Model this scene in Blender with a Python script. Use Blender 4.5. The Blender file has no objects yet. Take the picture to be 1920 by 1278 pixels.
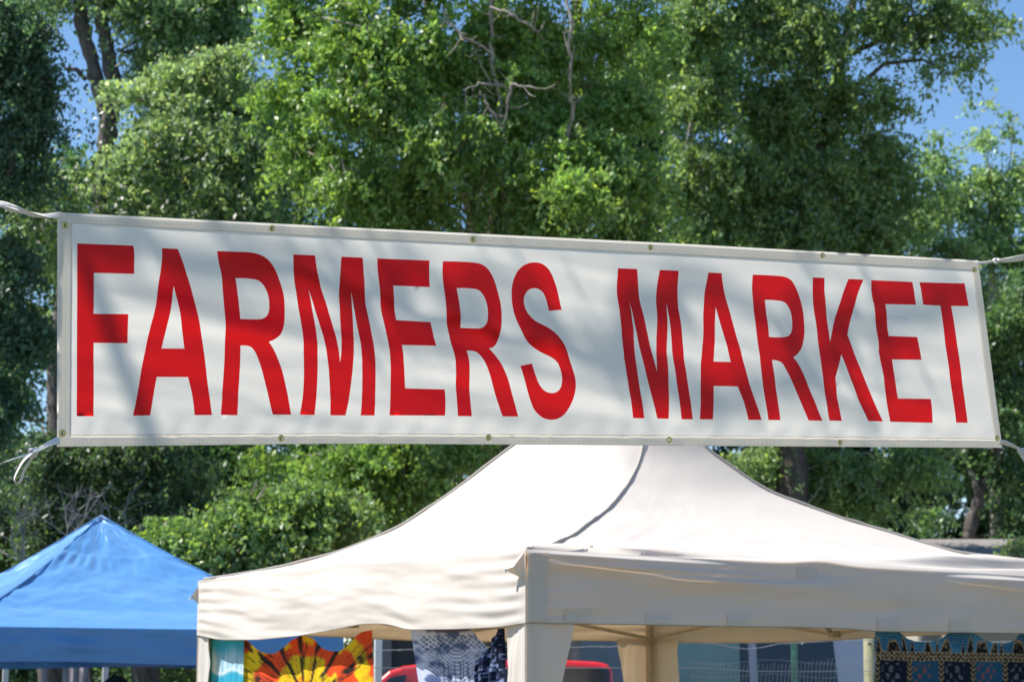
import bpy, math, random
import numpy as np
from mathutils import Vector, geometry
S = bpy.context.scene
C = S.collection
R = math.radians
F = 4150.0            # focal length in photo pixels (1920 wide)
CAMZ = 1.6
PITCH = math.atan((1300 - 639) / F)
cp, sp = math.cos(PITCH), math.sin(PITCH)

def ray(px, py):
    x = (px - 960) / F; u = (639 - py) / F
    return np.array([x, cp - u * sp, sp + u * cp])
def at(px, py, Y):
    d = ray(px, py); t = Y / d[1]
    return np.array([d[0] * t, Y, CAMZ + d[2] * t])
def onplane(px, py, A, B):
    """point where the line of sight meets the vertical plane through plan points A, B"""
    d = ray(px, py)
    n = np.array([-(B[1] - A[1]), B[0] - A[0]])
    t = (n[0] * A[0] + n[1] * A[1]) / (n[0] * d[0] + n[1] * d[1])
    return np.array([d[0] * t, d[1] * t, CAMZ + d[2] * t])

# ------------------------------------------------------------ object helpers
def link(o, parent=None):
    C.objects.link(o)
    if parent is not None: o.parent = parent
    return o
def tag(o, label=None, cat=None, group=None, kind=None):
    if label: o['label'] = label
    if cat: o['category'] = cat
    if group: o['group'] = group
    if kind: o['kind'] = kind
    return o
def empty(name, loc=(0, 0, 0), rz=0):
    o = bpy.data.objects.new(name, None); o.location = loc; o.rotation_euler = (0, 0, rz)
    o.empty_display_size = 0.2
    return link(o)
def mesh(name, V, Fc, mat, parent=None, smooth=True, origin=None, cols=None, uv=None):
    """V (n,3) world coords; Fc list of faces or (m,k) array"""
    V = np.asarray(V, dtype=np.float64).reshape(-1, 3)
    if parent is not None:
        V = V - np.array(parent.location)
        V = V @ np.array(parent.rotation_euler.to_matrix())
    elif origin is not None:
        V = V - np.array(origin)
    me = bpy.data.meshes.new(name)
    if isinstance(Fc, np.ndarray):
        m, k = Fc.shape
        me.vertices.add(len(V)); me.vertices.foreach_set('co', V.astype(np.float32).ravel())
        me.loops.add(m * k); me.loops.foreach_set('vertex_index', Fc.astype(np.int32).ravel())
        me.polygons.add(m); me.polygons.foreach_set('loop_start', np.arange(0, m * k, k, dtype=np.int32))
        me.update(calc_edges=True); me.validate()
    else:
        me.from_pydata([tuple(v) for v in V], [], [tuple(int(i) for i in f) for f in Fc]); me.update()
    if smooth: me.polygons.foreach_set('use_smooth', np.ones(len(me.polygons), dtype=bool))
    if cols is not None:
        a = me.color_attributes.new('tint', 'FLOAT_COLOR', 'POINT')
        c4 = np.ones((len(V), 4), dtype=np.float32); c4[:, :3] = cols
        a.data.foreach_set('color', c4.ravel())
    if mat is not None: me.materials.append(mat)
    o = bpy.data.objects.new(name, me)
    if parent is None and origin is not None: o.location = origin
    return link(o, parent)
class MB:
    def __init__(s): s.v = []; s.f = []; s.n = 0
    def add(s, v, f):
        v = np.asarray(v, float).reshape(-1, 3)
        s.v.append(v); s.f += [tuple(i + s.n for i in q) for q in f]; s.n += len(v)
    def box(s, c, d, rz=0.0):
        c = np.array(c, float); h = np.array(d, float) / 2
        P = np.array([[x, y, z] for z in (-1, 1) for y in (-1, 1) for x in (-1, 1)], float) * h
        ca, sa = math.cos(rz), math.sin(rz)
        P = P @ np.array([[ca, sa, 0], [-sa, ca, 0], [0, 0, 1]])
        s.add(P + c, [(0, 2, 3, 1), (4, 5, 7, 6), (0, 1, 5, 4), (2, 6, 7, 3), (0, 4, 6, 2), (1, 3, 7, 5)])
    def tube(s, pts, rad, sides=6, cap=True, squash=1.0):
        pts = [np.array(p, float) for p in pts]
        if not hasattr(rad, '__len__'): rad = [rad] * len(pts)
        V = []; up0 = None
        for i, p in enumerate(pts):
            d = pts[min(i + 1, len(pts) - 1)] - pts[max(i - 1, 0)]
            d = d / (np.linalg.norm(d) + 1e-9)
            if up0 is None: up0 = np.array([0, 0, 1.0]) if abs(d[2]) < .9 else np.array([1.0, 0, 0])
            a = np.cross(d, up0); a /= np.linalg.norm(a) + 1e-9
            b = np.cross(a, d); up0 = b
            for k in range(sides):
                t = 2 * math.pi * (k + .5) / sides
                V.append(p + rad[i] * (a * math.cos(t) * squash + b * math.sin(t)))
        Fs = []
        for i in range(len(pts) - 1):
            for k in range(sides):
                k2 = (k + 1) % sides
                Fs.append((i * sides + k, i * sides + k2, (i + 1) * sides + k2, (i + 1) * sides + k))
        if cap:
            Fs.append(tuple(range(sides))[::-1]); Fs.append(tuple((len(pts) - 1) * sides + k for k in range(sides)))
        s.add(V, Fs)
    def build(s, name, mat, parent=None, smooth=False, origin=None):
        return mesh(name, np.concatenate(s.v), s.f, mat, parent, smooth, origin)
def gridfaces(nu, nv):
    i = np.arange(nu - 1)[:, None]; j = np.arange(nv - 1)[None, :]
    a = i * nv + j
    return np.stack([a, a + nv, a + nv + 1, a + 1], -1).reshape(-1, 4)

# value noise (numpy)
def vnoise(x, y, seed=0):
    xi = np.floor(x).astype(int); yi = np.floor(y).astype(int); fx = x - xi; fy = y - yi
    fx = fx * fx * (3 - 2 * fx); fy = fy * fy * (3 - 2 * fy)
    def h(a, b):
        n = (a * 374761393 + b * 668265263 + seed * 1442695) & 0x7fffffff
        n = ((n ^ (n >> 13)) * 1274126177) & 0x7fffffff
        return ((n ^ (n >> 16)) & 0xffff) / 65535.0
    return (h(xi, yi) * (1 - fx) + h(xi + 1, yi) * fx) * (1 - fy) + (h(xi, yi + 1) * (1 - fx) + h(xi + 1, yi + 1) * fx) * fy
def fbm(x, y, seed=0, o=3):
    s = 0; a = .5
    for k in range(o):
        s = s + a * vnoise(x * 2 ** k, y * 2 ** k, seed + k * 17); a *= .5
    return s

# ------------------------------------------------------------ materials
def newmat(name):
    m = bpy.data.materials.new(name); m.use_nodes = True
    nt = m.node_tree; nt.nodes.clear()
    return m, nt, nt.nodes.new('ShaderNodeOutputMaterial')
def lin(r, g, b):
    f = lambda c: (c / 255 / 12.92) if c / 255 <= .04045 else ((c / 255 + .055) / 1.055) ** 2.4
    return (f(r), f(g), f(b), 1)
def surf(name, col, rough=.6, metal=0.0, noise=0.0, nscale=8.0, bump=0.0, bscale=60.0, spec=.5, coat=0.0, col2=None, stretch=(1, 1, 1), attr=False,
         trans=0.0, tcol=None, weave=0.0):
    m, nt, out = newmat(name)
    N = nt.nodes.new; L = nt.links.new
    p = N('ShaderNodeBsdfPrincipled'); p.inputs['Roughness'].default_value = rough
    p.inputs['Metallic'].default_value = metal; p.inputs['Specular IOR Level'].default_value = spec
    p.inputs['Coat Weight'].default_value = coat
    tc = N('ShaderNodeTexCoord'); mp = N('ShaderNodeMapping'); mp.inputs['Scale'].default_value = stretch
    L(tc.outputs['Object'], mp.inputs[0])
    csock = None
    if attr:
        at_ = N('ShaderNodeAttribute'); at_.attribute_name = 'tint'; csock = at_.outputs['Color']
    elif noise > 0 or col2:
        n = N('ShaderNodeTexNoise'); n.inputs['Scale'].default_value = nscale; n.inputs['Detail'].default_value = 6
        L(mp.outputs[0], n.inputs['Vector'])
        r = N('ShaderNodeValToRGB'); r.color_ramp.elements[0].position = .3; r.color_ramp.elements[1].position = .7
        c2 = col2 or tuple(min(1, c * (1 + noise)) for c in col[:3]) + (1,)
        c1 = col if col2 else tuple(c * (1 - noise) for c in col[:3]) + (1,)
        r.color_ramp.elements[0].color = c1; r.color_ramp.elements[1].color = c2
        L(n.outputs['Fac'], r.inputs[0]); csock = r.outputs[0]
    if csock is not None: L(csock, p.inputs['Base Color'])
    else: p.inputs['Base Color'].default_value = col
    nsock = None
    if bump > 0:
        n2 = N('ShaderNodeTexNoise'); n2.inputs['Scale'].default_value = bscale; n2.inputs['Detail'].default_value = 5
        L(mp.outputs[0], n2.inputs['Vector'])
        b = N('ShaderNodeBump'); b.inputs['Strength'].default_value = bump; b.inputs['Distance'].default_value = .01
        L(n2.outputs['Fac'], b.inputs['Height']); nsock = b.outputs[0]
    if weave > 0:
        w1 = N('ShaderNodeTexWave'); w1.bands_direction = 'Z'; w1.inputs['Scale'].default_value = 55
        w2 = N('ShaderNodeTexWave'); w2.bands_direction = 'X'; w2.inputs['Scale'].default_value = 55
        L(tc.outputs['Object'], w1.inputs[0]); L(tc.outputs['Object'], w2.inputs[0])
        a = N('ShaderNodeMath'); a.operation = 'ADD'; L(w1.outputs['Fac'], a.inputs[0]); L(w2.outputs['Fac'], a.inputs[1])
        b2 = N('ShaderNodeBump'); b2.inputs['Strength'].default_value = weave; b2.inputs['Distance'].default_value = .0006
        L(a.outputs[0], b2.inputs['Height'])
        if nsock is not None: L(nsock, b2.inputs['Normal'])
        nsock = b2.outputs[0]
    if nsock is not None: L(nsock, p.inputs['Normal'])
    if trans > 0:
        t = N('ShaderNodeBsdfTranslucent'); mx = N('ShaderNodeMixShader'); mx.inputs[0].default_value = trans
        if tcol is None and csock is not None:
            L(csock, t.inputs['Color'])
        else: t.inputs['Color'].default_value = tcol or col
        L(p.outputs[0], mx.inputs[1]); L(t.outputs[0], mx.inputs[2]); L(mx.outputs[0], out.inputs[0])
        if nsock is not None: L(nsock, t.inputs['Normal'])
    else: L(p.outputs[0], out.inputs[0])
    return m
M = {}
M['vinyl'] = surf('banner_vinyl', (.79, .755, .70, 1), .42, trans=.62, tcol=(.97, .90, .80, 1), weave=.08, noise=.03, nscale=6)
M['vinyl_back'] = surf('hem_vinyl', (.76, .74, .70, 1), .5, trans=.55, tcol=(.88, .84, .78, 1), col2=(.62, .58, .5, 1), nscale=9, stretch=(1, 1, 12))
M['red'] = surf('banner_red_print', (.56, .004, .008, 1), .38, trans=.58, tcol=(.78, .008, .010, 1), weave=.10, spec=.4)
M['brass'] = surf('brass', (.62, .5, .18, 1), .28, metal=1)
M['strap'] = surf('strap_cotton', (.78, .74, .7, 1), .8, trans=.15, bump=.3, bscale=160, noise=.06, nscale=30)
M['cream'] = surf('cream_canopy', (.72, .67, .61, 1), .75, trans=.23, tcol=(.86, .58, .33, 1), bump=.12, bscale=14, noise=.025, nscale=3, spec=.3)
M['piping'] = surf('grey_piping', (.36, .33, .30, 1), .8)
M['patch'] = surf('velcro_patch', (.72, .655, .585, 1), .9, trans=.2, tcol=(.8, .55, .3, 1))
M['steel'] = surf('frame_steel', (.42, .36, .28, 1), .5, metal=.2, noise=.15, nscale=20)
M['blue'] = surf('blue_canopy', (.085, .275, .60, 1), .42, trans=.08, tcol=(.02, .20, .50, 1), bump=.15, bscale=10, noise=.05, nscale=4, spec=.7)
for n_ in M['blue'].node_tree.nodes:
    if n_.type == 'BSDF_PRINCIPLED': n_.inputs['Sheen Weight'].default_value = 1.0; n_.inputs['Sheen Roughness'].default_value = .35; n_.inputs['Sheen Tint'].default_value = (.6, .8, 1, 1)
M['whitemetal'] = surf('white_metal', (.78, .78, .78, 1), .4, noise=.03, nscale=20)
M['cloth'] = surf('printed_cloth', (1, 1, 1, 1), .8, attr=True, trans=.25, bump=.1, bscale=120, spec=.2)
M['pink'] = surf('pink_cloth', (.88, .62, .64, 1), .9, trans=.45, col2=(.9, .86, .86, 1), nscale=7, stretch=(1, 1, .2))
def leafmat(name, rough=.44, tr=.42):
    m, nt, out = newmat(name); N = nt.nodes.new; L = nt.links.new
    a = N('ShaderNodeAttribute'); a.attribute_name = 'tint'
    p = N('ShaderNodeBsdfPrincipled'); p.inputs['Roughness'].default_value = rough; p.inputs['Specular IOR Level'].default_value = .65
    L(a.outputs['Color'], p.inputs['Base Color'])
    g = N('ShaderNodeMix'); g.data_type = 'RGBA'; g.blend_type = 'MULTIPLY'; g.inputs[0].default_value = 1
    L(a.outputs['Color'], g.inputs[6]); g.inputs[7].default_value = (2.05, 2.0, 1.05, 1)
    t = N('ShaderNodeBsdfTranslucent'); L(g.outputs[2], t.inputs['Color'])
    mx = N('ShaderNodeMixShader'); mx.inputs[0].default_value = tr
    L(p.outputs[0], mx.inputs[1]); L(t.outputs[0], mx.inputs[2]); L(mx.outputs[0], out.inputs[0])
    return m
M['leaf'] = leafmat('leaf')
M['bark_dark'] = surf('bark_dark', (.055, .045, .04, 1), .95, col2=(.15, .13, .12, 1), nscale=9, stretch=(3, 3, .6), bump=1, bscale=14)
M['bark_pale'] = surf('bark_pale', (.20, .17, .14, 1), .9, col2=(.46, .41, .36, 1), nscale=6, stretch=(2, 2, .6), bump=.7, bscale=18)
M['bark_mid'] = surf('bark_mid', (.06, .048, .04, 1), .95, col2=(.15, .12, .10, 1), nscale=7, stretch=(3, 3, .5), bump=1, bscale=14)

# ------------------------------------------------------------ camera, sun, sky
cam = bpy.data.cameras.new('camera'); cam.sensor_width = 36; cam.lens = F / 1920 * 36
cam.clip_start = .1; cam.clip_end = 5000
co = bpy.data.objects.new('camera', cam); link(co); co.location = (0, 0, CAMZ)
co.rotation_euler = (math.pi / 2 + PITCH, 0, 0); S.camera = co
cam.dof.use_dof = True; cam.dof.focus_distance = 6.7; cam.dof.aperture_fstop = 7.5
sd = np.array([-.93, .0, 0.0]); EL = R(56)
sd = sd / np.linalg.norm(sd); sdir = Vector((sd[0] * math.cos(EL), sd[1] * math.cos(EL), math.sin(EL)))
sun = bpy.data.lights.new('sun', 'SUN'); sun.energy = 5.0; sun.angle = R(.53); sun.color = (1, .955, .89)
so = bpy.data.objects.new('sun', sun); link(so); so.location = (-20, 0, 30)
so.rotation_euler = sdir.to_track_quat('Z', 'Y').to_euler()
w = bpy.data.worlds.new('World'); S.world = w; w.use_nodes = True
nt = w.node_tree; bg = nt.nodes['Background']; sky = nt.nodes.new('ShaderNodeTexSky'); sky.sky_type = 'NISHITA'
sky.sun_disc = False; sky.sun_elevation = EL; sky.sun_rotation = math.atan2(sdir.x, sdir.y)
sky.altitude = 1500; sky.air_density = 1.0; sky.dust_density = .1; sky.ozone_density = 1.0
hs_ = nt.nodes.new('ShaderNodeHueSaturation'); hs_.inputs['Saturation'].default_value = 1.15; nt.links.new(sky.outputs[0], hs_.inputs['Color']); nt.links.new(hs_.outputs[0], bg.inputs[0]); bg.inputs[1].default_value = .11
S.view_settings.view_transform = 'Standard'; S.view_settings.look = 'None'; S.view_settings.exposure = .77; S.view_settings.gamma = 1
S.cycles.max_bounces = 8; S.cycles.transparent_max_bounces = 4

# ------------------------------------------------------------ ground
gm = surf('grass_ground', (.05, .07, .02, 1), .95, col2=(.13, .11, .07, 1), nscale=.6, bump=.6, bscale=30)
g = 900; n = 61
xs = np.sign(np.linspace(-1, 1, n)) * np.abs(np.linspace(-1, 1, n)) ** 2.5 * g
GX, GY = np.meshgrid(xs, xs, indexing='ij')
GZ = (vnoise(GX / 6 + 50, GY / 6 + 50, 3) - .5) * .08
tag(mesh('ground', np.stack([GX, GY + 10, GZ - .02], -1), gridfaces(n, n), gm), kind='structure')

# ============================================================ BANNER
BA, BB = (-1.19, 5.80), (1.56, 7.20)
bdir = np.array([BB[0] - BA[0], BB[1] - BA[1], 0]); bdir /= np.linalg.norm(bdir)
bnrm = np.array([bdir[1], -bdir[0], 0])          # towards the camera
def zb(x0):   # converter for outline points
    return lambda pts: [(x0 + p[0] / 3.19375, 430 + p[1] / 3.19375, len(p) > 2) for p in pts]
s = 1
LET = [
 (100, [[(143,84),(480,97),(486,150,s),(487,265),(243,260),(241,505),(447,508),(446,680),(243,678),(242,1117),(140,1117),(142,560)]]),
 (100, [[(652,111),(748,116),(790,225,s),(830,350,s),(860,500,s),(890,650,s),(918,850,s),(952,1110),(848,1110),(835,1000,s),(810,882),(622,881),(603,980,s),(582,1112),(480,1113),(510,950,s),(560,680,s),(605,480,s),(632,330,s),(650,220,s)],
        [(725,337),(752,480,s),(786,713),(649,712),(690,530,s)]]),
 (400, [[(24,129),(150,134,s),(220,138,s),(280,153,s),(325,180,s),(370,235,s),(405,315,s),(430,410,s),(433,490,s),(425,570,s),(395,635,s),(330,673),(370,735,s),(410,840,s),(440,960,s),(469,1108),(358,1107),(325,970,s),(290,840,s),(255,740,s),(230,707,s),(205,696,s),(163,695),(160,820,s),(146,1111),(47,1109),(62,880,s),(70,640,s),(66,420,s),(55,280,s),(35,190,s)],
        [(137,290),(255,297,s),(290,315,s),(320,355,s),(338,410,s),(340,470,s),(325,515,s),(290,535,s),(240,538,s),(161,536),(157,430,s),(148,350,s)]]),
 (400, [[(476,151),(608,156),(617,235,s),(650,350,s),(700,500,s),(735,640,s),(759,797),(768,660,s),(765,500,s),(757,380,s),(757,270,s),(767,163),(896,169),(900,290,s),(915,430,s),(945,570,s),(965,720,s),(972,850,s),(966,1113),(884,1112),(892,900,s),(885,700,s),(860,530,s),(829,372),(836,450,s),(843,560,s),(838,780,s),(820,960,s),(794,1112),(704,1111),(695,900,s),(678,740,s),(640,560,s),(575,360),(600,480,s),(615,580,s),(623,730,s),(622,920,s),(609,1109),(521,1107),(540,950,s),(540,740,s),(530,560,s),(500,370,s),(480,240,s)]]),
 (690, [[(57,173),(369,186),(369,346),(148,337),(157,430,s),(176,540),(381,552),(413,695),(207,690),(218,830,s),(224,951),(463,956),(465,1020,s),(460,1114),(129,1112),(137,850,s),(128,700,s),(110,590,s),(85,480,s),(66,340,s),(57,250,s)]]),
 (690, [[(450,190),(600,195,s),(660,202,s),(705,222,s),(745,275,s),(775,360,s),(795,450,s),(796,560,s),(785,650,s),(765,695,s),(731,710),(785,780,s),(830,870,s),(860,960,s),(901,1119),(807,1118),(770,1000,s),(735,880,s),(700,790,s),(665,740,s),(640,727,s),(595,723),(608,800,s),(611,930,s),(621,1118),(537,1117),(530,930,s),(523,770,s),(495,640,s),(470,520,s),(456,360,s),(448,270,s)],
        [(533,351),(640,355,s),(675,370,s),(700,410,s),(713,460,s),(713,530,s),(703,570,s),(680,590,s),(640,591,s),(559,587),(548,480,s)]]),
 (900, [[(490,481),(413,487),(400,430,s),(378,380,s),(350,357,s),(318,352,s),(285,367,s),(265,405,s),(266,450,s),(285,500,s),(330,548,s),(400,585,s),(455,630,s),(505,700,s),(545,800,s),(570,880,s),(571,960,s),(550,1040,s),(510,1105,s),(465,1133,s),(420,1138,s),(375,1125,s),(330,1080,s),(295,990,s),(265,890,s),(243,816),(315,801),(335,880,s),(360,935,s),(395,970,s),(440,979,s),(475,960,s),(490,915,s),(490,860,s),(470,800,s),(430,765,s),(360,730,s),(290,680,s),(245,610,s),(205,510,s),(190,400,s),(196,320,s),(225,250,s),(270,210,s),(325,197,s),(375,208,s),(415,245,s),(450,325,s),(470,400,s)]]),
 (1140, [[(56,234),(171,238),(175,310,s),(184,400,s),(205,500,s),(243,670),(288,849),(286,650),(290,500,s),(286,400,s),(291,330,s),(306,244),(419,249),(414,400,s),(430,540,s),(453,780),(507,1136),(441,1136),(381,730),(371,600,s),(350,440),(352,600),(348,720),(360,920,s),(363,1133),(296,1131),(250,960,s),(203,780),(175,650,s),(126,430),(150,600),(159,770),(219,1130),(152,1128),(120,920),(92,770),(78,590,s),(60,450,s),(51,370,s)]]),
 (1140, [[(600,259),(679,262),(690,360,s),(730,500,s),(770,650,s),(804,780),(845,920),(917,1140),(838,1140),(810,1030),(776,940),(630,937),(626,1137),(549,1136),(553,800),(568,600,s),(572,450,s),(580,350,s)],
        [(643,466),(690,630,s),(731,794),(629,791),(638,600,s)]]),
 (1390, [[(67,271),(210,278,s),(260,285,s),(300,308,s),(335,370,s),(368,470,s),(379,570,s),(373,660,s),(355,720,s),(310,766),(345,815,s),(405,950,s),(485,1144),(402,1143),(350,1020,s),(300,905,s),(260,830,s),(235,795,s),(180,782),(200,900),(232,1141),(159,1141),(117,850),(95,660,s),(70,440,s),(63,360,s)],
        [(140,422),(220,426,s),(262,437,s),(290,475,s),(305,530,s),(303,600,s),(285,635,s),(240,645,s),(165,643),(158,560,s)]]),
 (1390, [[(425,288),(495,291),(495,370,s),(510,480,s),(531,671),(600,400,s),(639,297),(730,301),(690,400,s),(660,530,s),(636,630),(690,780),(768,980),(846,1149),(760,1147),(700,1020),(650,890),(598,748),(560,890),(572,1000),(602,1145),(527,1143),(490,920),(457,650),(450,560,s),(428,420,s)]]),
 (1600, [[(106,304),(353,315),(374,451),(189,448),(214,637),(386,643),(408,780),(233,778),(262,1013),(462,1014),(474,1157),(219,1151),(190,1000),(180,880),(152,730),(148,650,s),(120,450),(107,380,s)]]),
 (1600, [[(396,316),(667,323),(691,459),(585,458),(630,730),(684,1157),(615,1156),(560,740),(520,456),(417,452)]]),
]
def smooth_loop(pts, sub=4):
    """closed loop of (x, y, smooth?); Catmull-Rom through smooth points, corners kept sharp"""
    n = len(pts); out = []
    P = [np.array(p[:2], float) for p in pts]
    for i in range(n):
        p0, p1, p2, p3 = P[i - 1], P[i], P[(i + 1) % n], P[(i + 2) % n]
        s1, s2 = pts[i][2], pts[(i + 1) % n][2]
        d = np.linalg.norm(p2 - p1)
        if not s1 and not s2:
            k = max(1, int(d / 14))
            for j in range(k): out.append(p1 + (p2 - p1) * j / k)
            continue
        def tan(a, b, c):
            v = (c - a); l = np.linalg.norm(v); return v / l if l > 0 else v
        m2 = tan(p1, p2, p3) * d if s2 else None
        m1 = tan(p0, p1, p2) * d if s1 else None
        if m1 is None: m1 = 2 * (p2 - p1) - m2
        if m2 is None: m2 = 2 * (p2 - p1) - m1
        k = max(2, int(d / 7))
        for j in range(k):
            t = j / k; t2 = t * t; t3 = t2 * t
            out.append((2*t3-3*t2+1)*p1 + (t3-2*t2+t)*m1 + (-2*t3+3*t2)*p2 + (t3-t2)*m2)
    return np.array(out)
def inside(Q, loop):
    x, y = Q[:, 0][:, None], Q[:, 1][:, None]
    x1, y1 = loop[:, 0][None], loop[:, 1][None]; x2, y2 = np.roll(loop, -1, 0)[:, 0][None], np.roll(loop, -1, 0)[:, 1][None]
    c = ((y1 > y) != (y2 > y)) & (x < (x2 - x1) * (y - y1) / (y2 - y1 + 1e-12) + x1)
    return c.sum(1) % 2 == 1
def disp(px, py):
    """shape of the wind-slack cloth: long soft folds running down to the right, radiating from the tied corners"""
    px = np.asarray(px, float); py = np.asarray(py, float)
    u = (px - 107) / 1750; v = (py - (398 + u * 90)) / (440 - 90 * u)
    e = np.clip(np.minimum(v, 1 - v) * 6, 0, 1) * np.clip(np.minimum(u, 1 - u) * 14, 0, 1)
    d = py - px * .26
    f = (fbm(px / 420 + 3, d / 62, 5, 3) - .45) * .030
    f += (fbm(px / 260 + 9, (py - px * .12) / 30, 8, 2) - .4) * .009
    # broad diagonal troughs leaving the top left corner
    for a, b, wd, amp in ((.30, 392, 26, -.012), (.33, 330, 30, .008), (.22, 470, 34, -.010), (.17, 560, 24, .006)):
        f += amp * np.exp(-((py - (b + (px - 107) * a)) / wd) ** 2) * np.clip((px - 110) / 200, 0, 1) * np.clip((1350 - px) / 500, 0, 1)
    f += (fbm(px / 60, py / 45, 12, 2) - .4) * .004 * np.clip((px - 900) / 500, 0, 1)
    pucker = np.sin(px / 9 + 3 * vnoise(px / 40, py / 40, 4)) * .0011 * np.exp(-((v - .93) / .05) ** 2)
    return f * e * .55 + pucker
def bpts(Q, off=0.0):
    A = np.array([onplane(q[0], q[1], BA, BB) for q in Q])
    return A + bnrm * (disp(Q[:, 0], Q[:, 1])[:, None] + off)
def fill(loops, step, keep):
    """constrained triangulation of all loops with a point grid, keeping triangles where keep(centroids)"""
    V = []; E = []
    for lp in loops:
        b = len(V); n_ = len(lp)
        V += [Vector((float(p[0]), float(p[1]))) for p in lp]; E += [(b + i, b + (i + 1) % n_) for i in range(n_)]
    A = np.concatenate(loops); lo = A.min(0); hi = A.max(0)
    gx, gy = np.meshgrid(np.arange(lo[0] + step * .5, hi[0], step), np.arange(lo[1] + step * .43, hi[1], step))
    G = np.stack([gx.ravel(), gy.ravel()], 1)
    ok = np.ones(len(G), bool)
    for i in range(0, len(G), 2000):
        dd = ((G[i:i + 2000, None] - A[None]) ** 2).sum(-1).min(1); ok[i:i + 2000] = dd > (step * .45) ** 2
    G = G[ok & keep(G)]
    V += [Vector((float(p[0]), float(p[1]))) for p in G]
    r = geometry.delaunay_2d_cdt(V, E, [], 0, 1e-4, False)
    Q = np.array([tuple(v) for v in r[0]]); T = np.array([f for f in r[2] if len(f) == 3])
    k = keep(Q[T].mean(1)); T = T[k]
    a, b, c = Q[T[:, 0]], Q[T[:, 1]], Q[T[:, 2]]
    ar = (b[:, 0] - a[:, 0]) * (c[:, 1] - a[:, 1]) - (b[:, 1] - a[:, 1]) * (c[:, 0] - a[:, 0])
    T[ar > 0] = T[ar > 0][:, ::-1]
    used = np.unique(T); mp_ = -np.ones(len(Q), int); mp_[used] = np.arange(len(used))
    return Q[used], mp_[T]
def dense(poly, step=12):
    return smooth_loop([(x, y, False) for x, y in poly])
OUT = dense([(108, 398), (640, 425.5), (1280, 457), (1834, 488), (1857, 668), (1879, 839), (1280, 835), (640, 831), (107, 837)])
INN = dense([(134, 418), (640, 445), (1280, 477), (1824, 506), (1845, 680), (1866, 822), (1280, 816), (640, 812), (131, 815)])
GR = [(122,422),(510,428),(887,449),(1220,464),(1542,479),(1827,506),(117,812),(527,821),(916,820),(1255,824),(1575,829),(1869,821)]
def circ(c, r, k=10): return np.array([(c[0] + r * math.cos(t), c[1] + r * math.sin(t)) for t in np.arange(k) * 2 * math.pi / k])
holes = [circ(g_, 2.6 * (1 - .15 * (g_[0] / 1900))) for g_ in GR]
letters = [[smooth_loop(zb(x0)(lp)) for lp in loops] for x0, loops in LET]
outer = [l[0] for l in letters]; inner = [l[1] if len(l) > 1 else None for l in letters]
def k_fabric(Q):
    m = inside(Q, OUT)
    for o_, i_ in zip(outer, inner):
        r = inside(Q, o_)
        if i_ is not None: r &= ~inside(Q, i_)
        m &= ~r
    for h in holes: m &= ~inside(Q, h)
    return m
def k_hem(Q):
    m = inside(Q, OUT) & ~inside(Q, INN)
    for h in holes: m &= ~inside(Q, h)
    return m
banner = empty('banner', tuple(onplane(960, 838, BA, BB)), math.atan2(bdir[1], bdir[0]))
tag(banner, 'long white vinyl banner reading FARMERS MARKET in tall red letters', 'banner')
Q, T = fill([OUT] + [l for ls in letters for l in ls] + holes, 8, k_fabric)
mesh('fabric', bpts(Q), T, M['vinyl'], banner)
Q, T = fill([OUT, INN] + holes, 7, k_hem)
mesh('hem', bpts(Q, -.002), T, M['vinyl_back'], banner)
for o_, i_, ch in zip(outer, inner, 'FARMERSMARKET'):
    lps = [o_] + ([i_] if i_ is not None else [])
    kk = (lambda Q, o_=o_, i_=i_: inside(Q, o_) & (~inside(Q, i_) if i_ is not None else True))
    Q, T = fill(lps, 8, kk)
    ob = mesh('letter', bpts(Q), T, M['red'], banner)
    ob['label'] = 'tall red capital letter %s' % ch
# stitching along the hems
sm = surf('stitch_thread', (.50, .45, .38, 1), .9)
mb = MB()
for loop_k, off in ((.30, .0012), (.62, .0012)):
    for (a, b, ia, ib) in (((108,398),(1834,488),(134,418),(1824,506)), ((107,837),(1879,839),(131,815),(1866,822)), ((108,398),(107,837),(134,418),(131,815)), ((1834,488),(1879,839),(1824,506),(1866,822))):
        A_ = np.array(a) * (1 - loop_k) + np.array(ia) * loop_k; B_ = np.array(b) * (1 - loop_k) + np.array(ib) * loop_k
        nn = int(np.linalg.norm(B_ - A_) / 4)
        pts = bpts(np.array([A_ + (B_ - A_) * k / nn for k in range(nn + 1)]), off)
        for i in range(0, nn - 1, 2): mb.tube([pts[i], pts[i + 1]], .00035, 3, False)
mb.build('stitching', sm, banner)
# seam ridge where hem meets cloth
mb = MB(); mb.tube(list(bpts(np.concatenate([INN, INN[:1]]), .0004)), .0009, 5, False)
mb.build('seam', M['vinyl'], banner, smooth=True)
for g_ in GR:
    c = bpts(np.array([g_], float), .0015)[0]; V = []; r0 = .0070
    for i in range(20):
        a = 2 * math.pi * i / 20
        for j in range(8):
            b = 2 * math.pi * j / 8; rr = r0 + .0026 * math.cos(b)
            V.append(c + bdir * rr * math.cos(a) + np.array([0, 0, 1]) * rr * math.sin(a) + bnrm * .0022 * math.sin(b))
    Fs = [(i * 8 + j, ((i + 1) % 20) * 8 + j, ((i + 1) % 20) * 8 + (j + 1) % 8, i * 8 + (j + 1) % 8) for i in range(20) for j in range(8)]
    mesh('grommet', V, Fs, M['brass'], banner)

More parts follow.
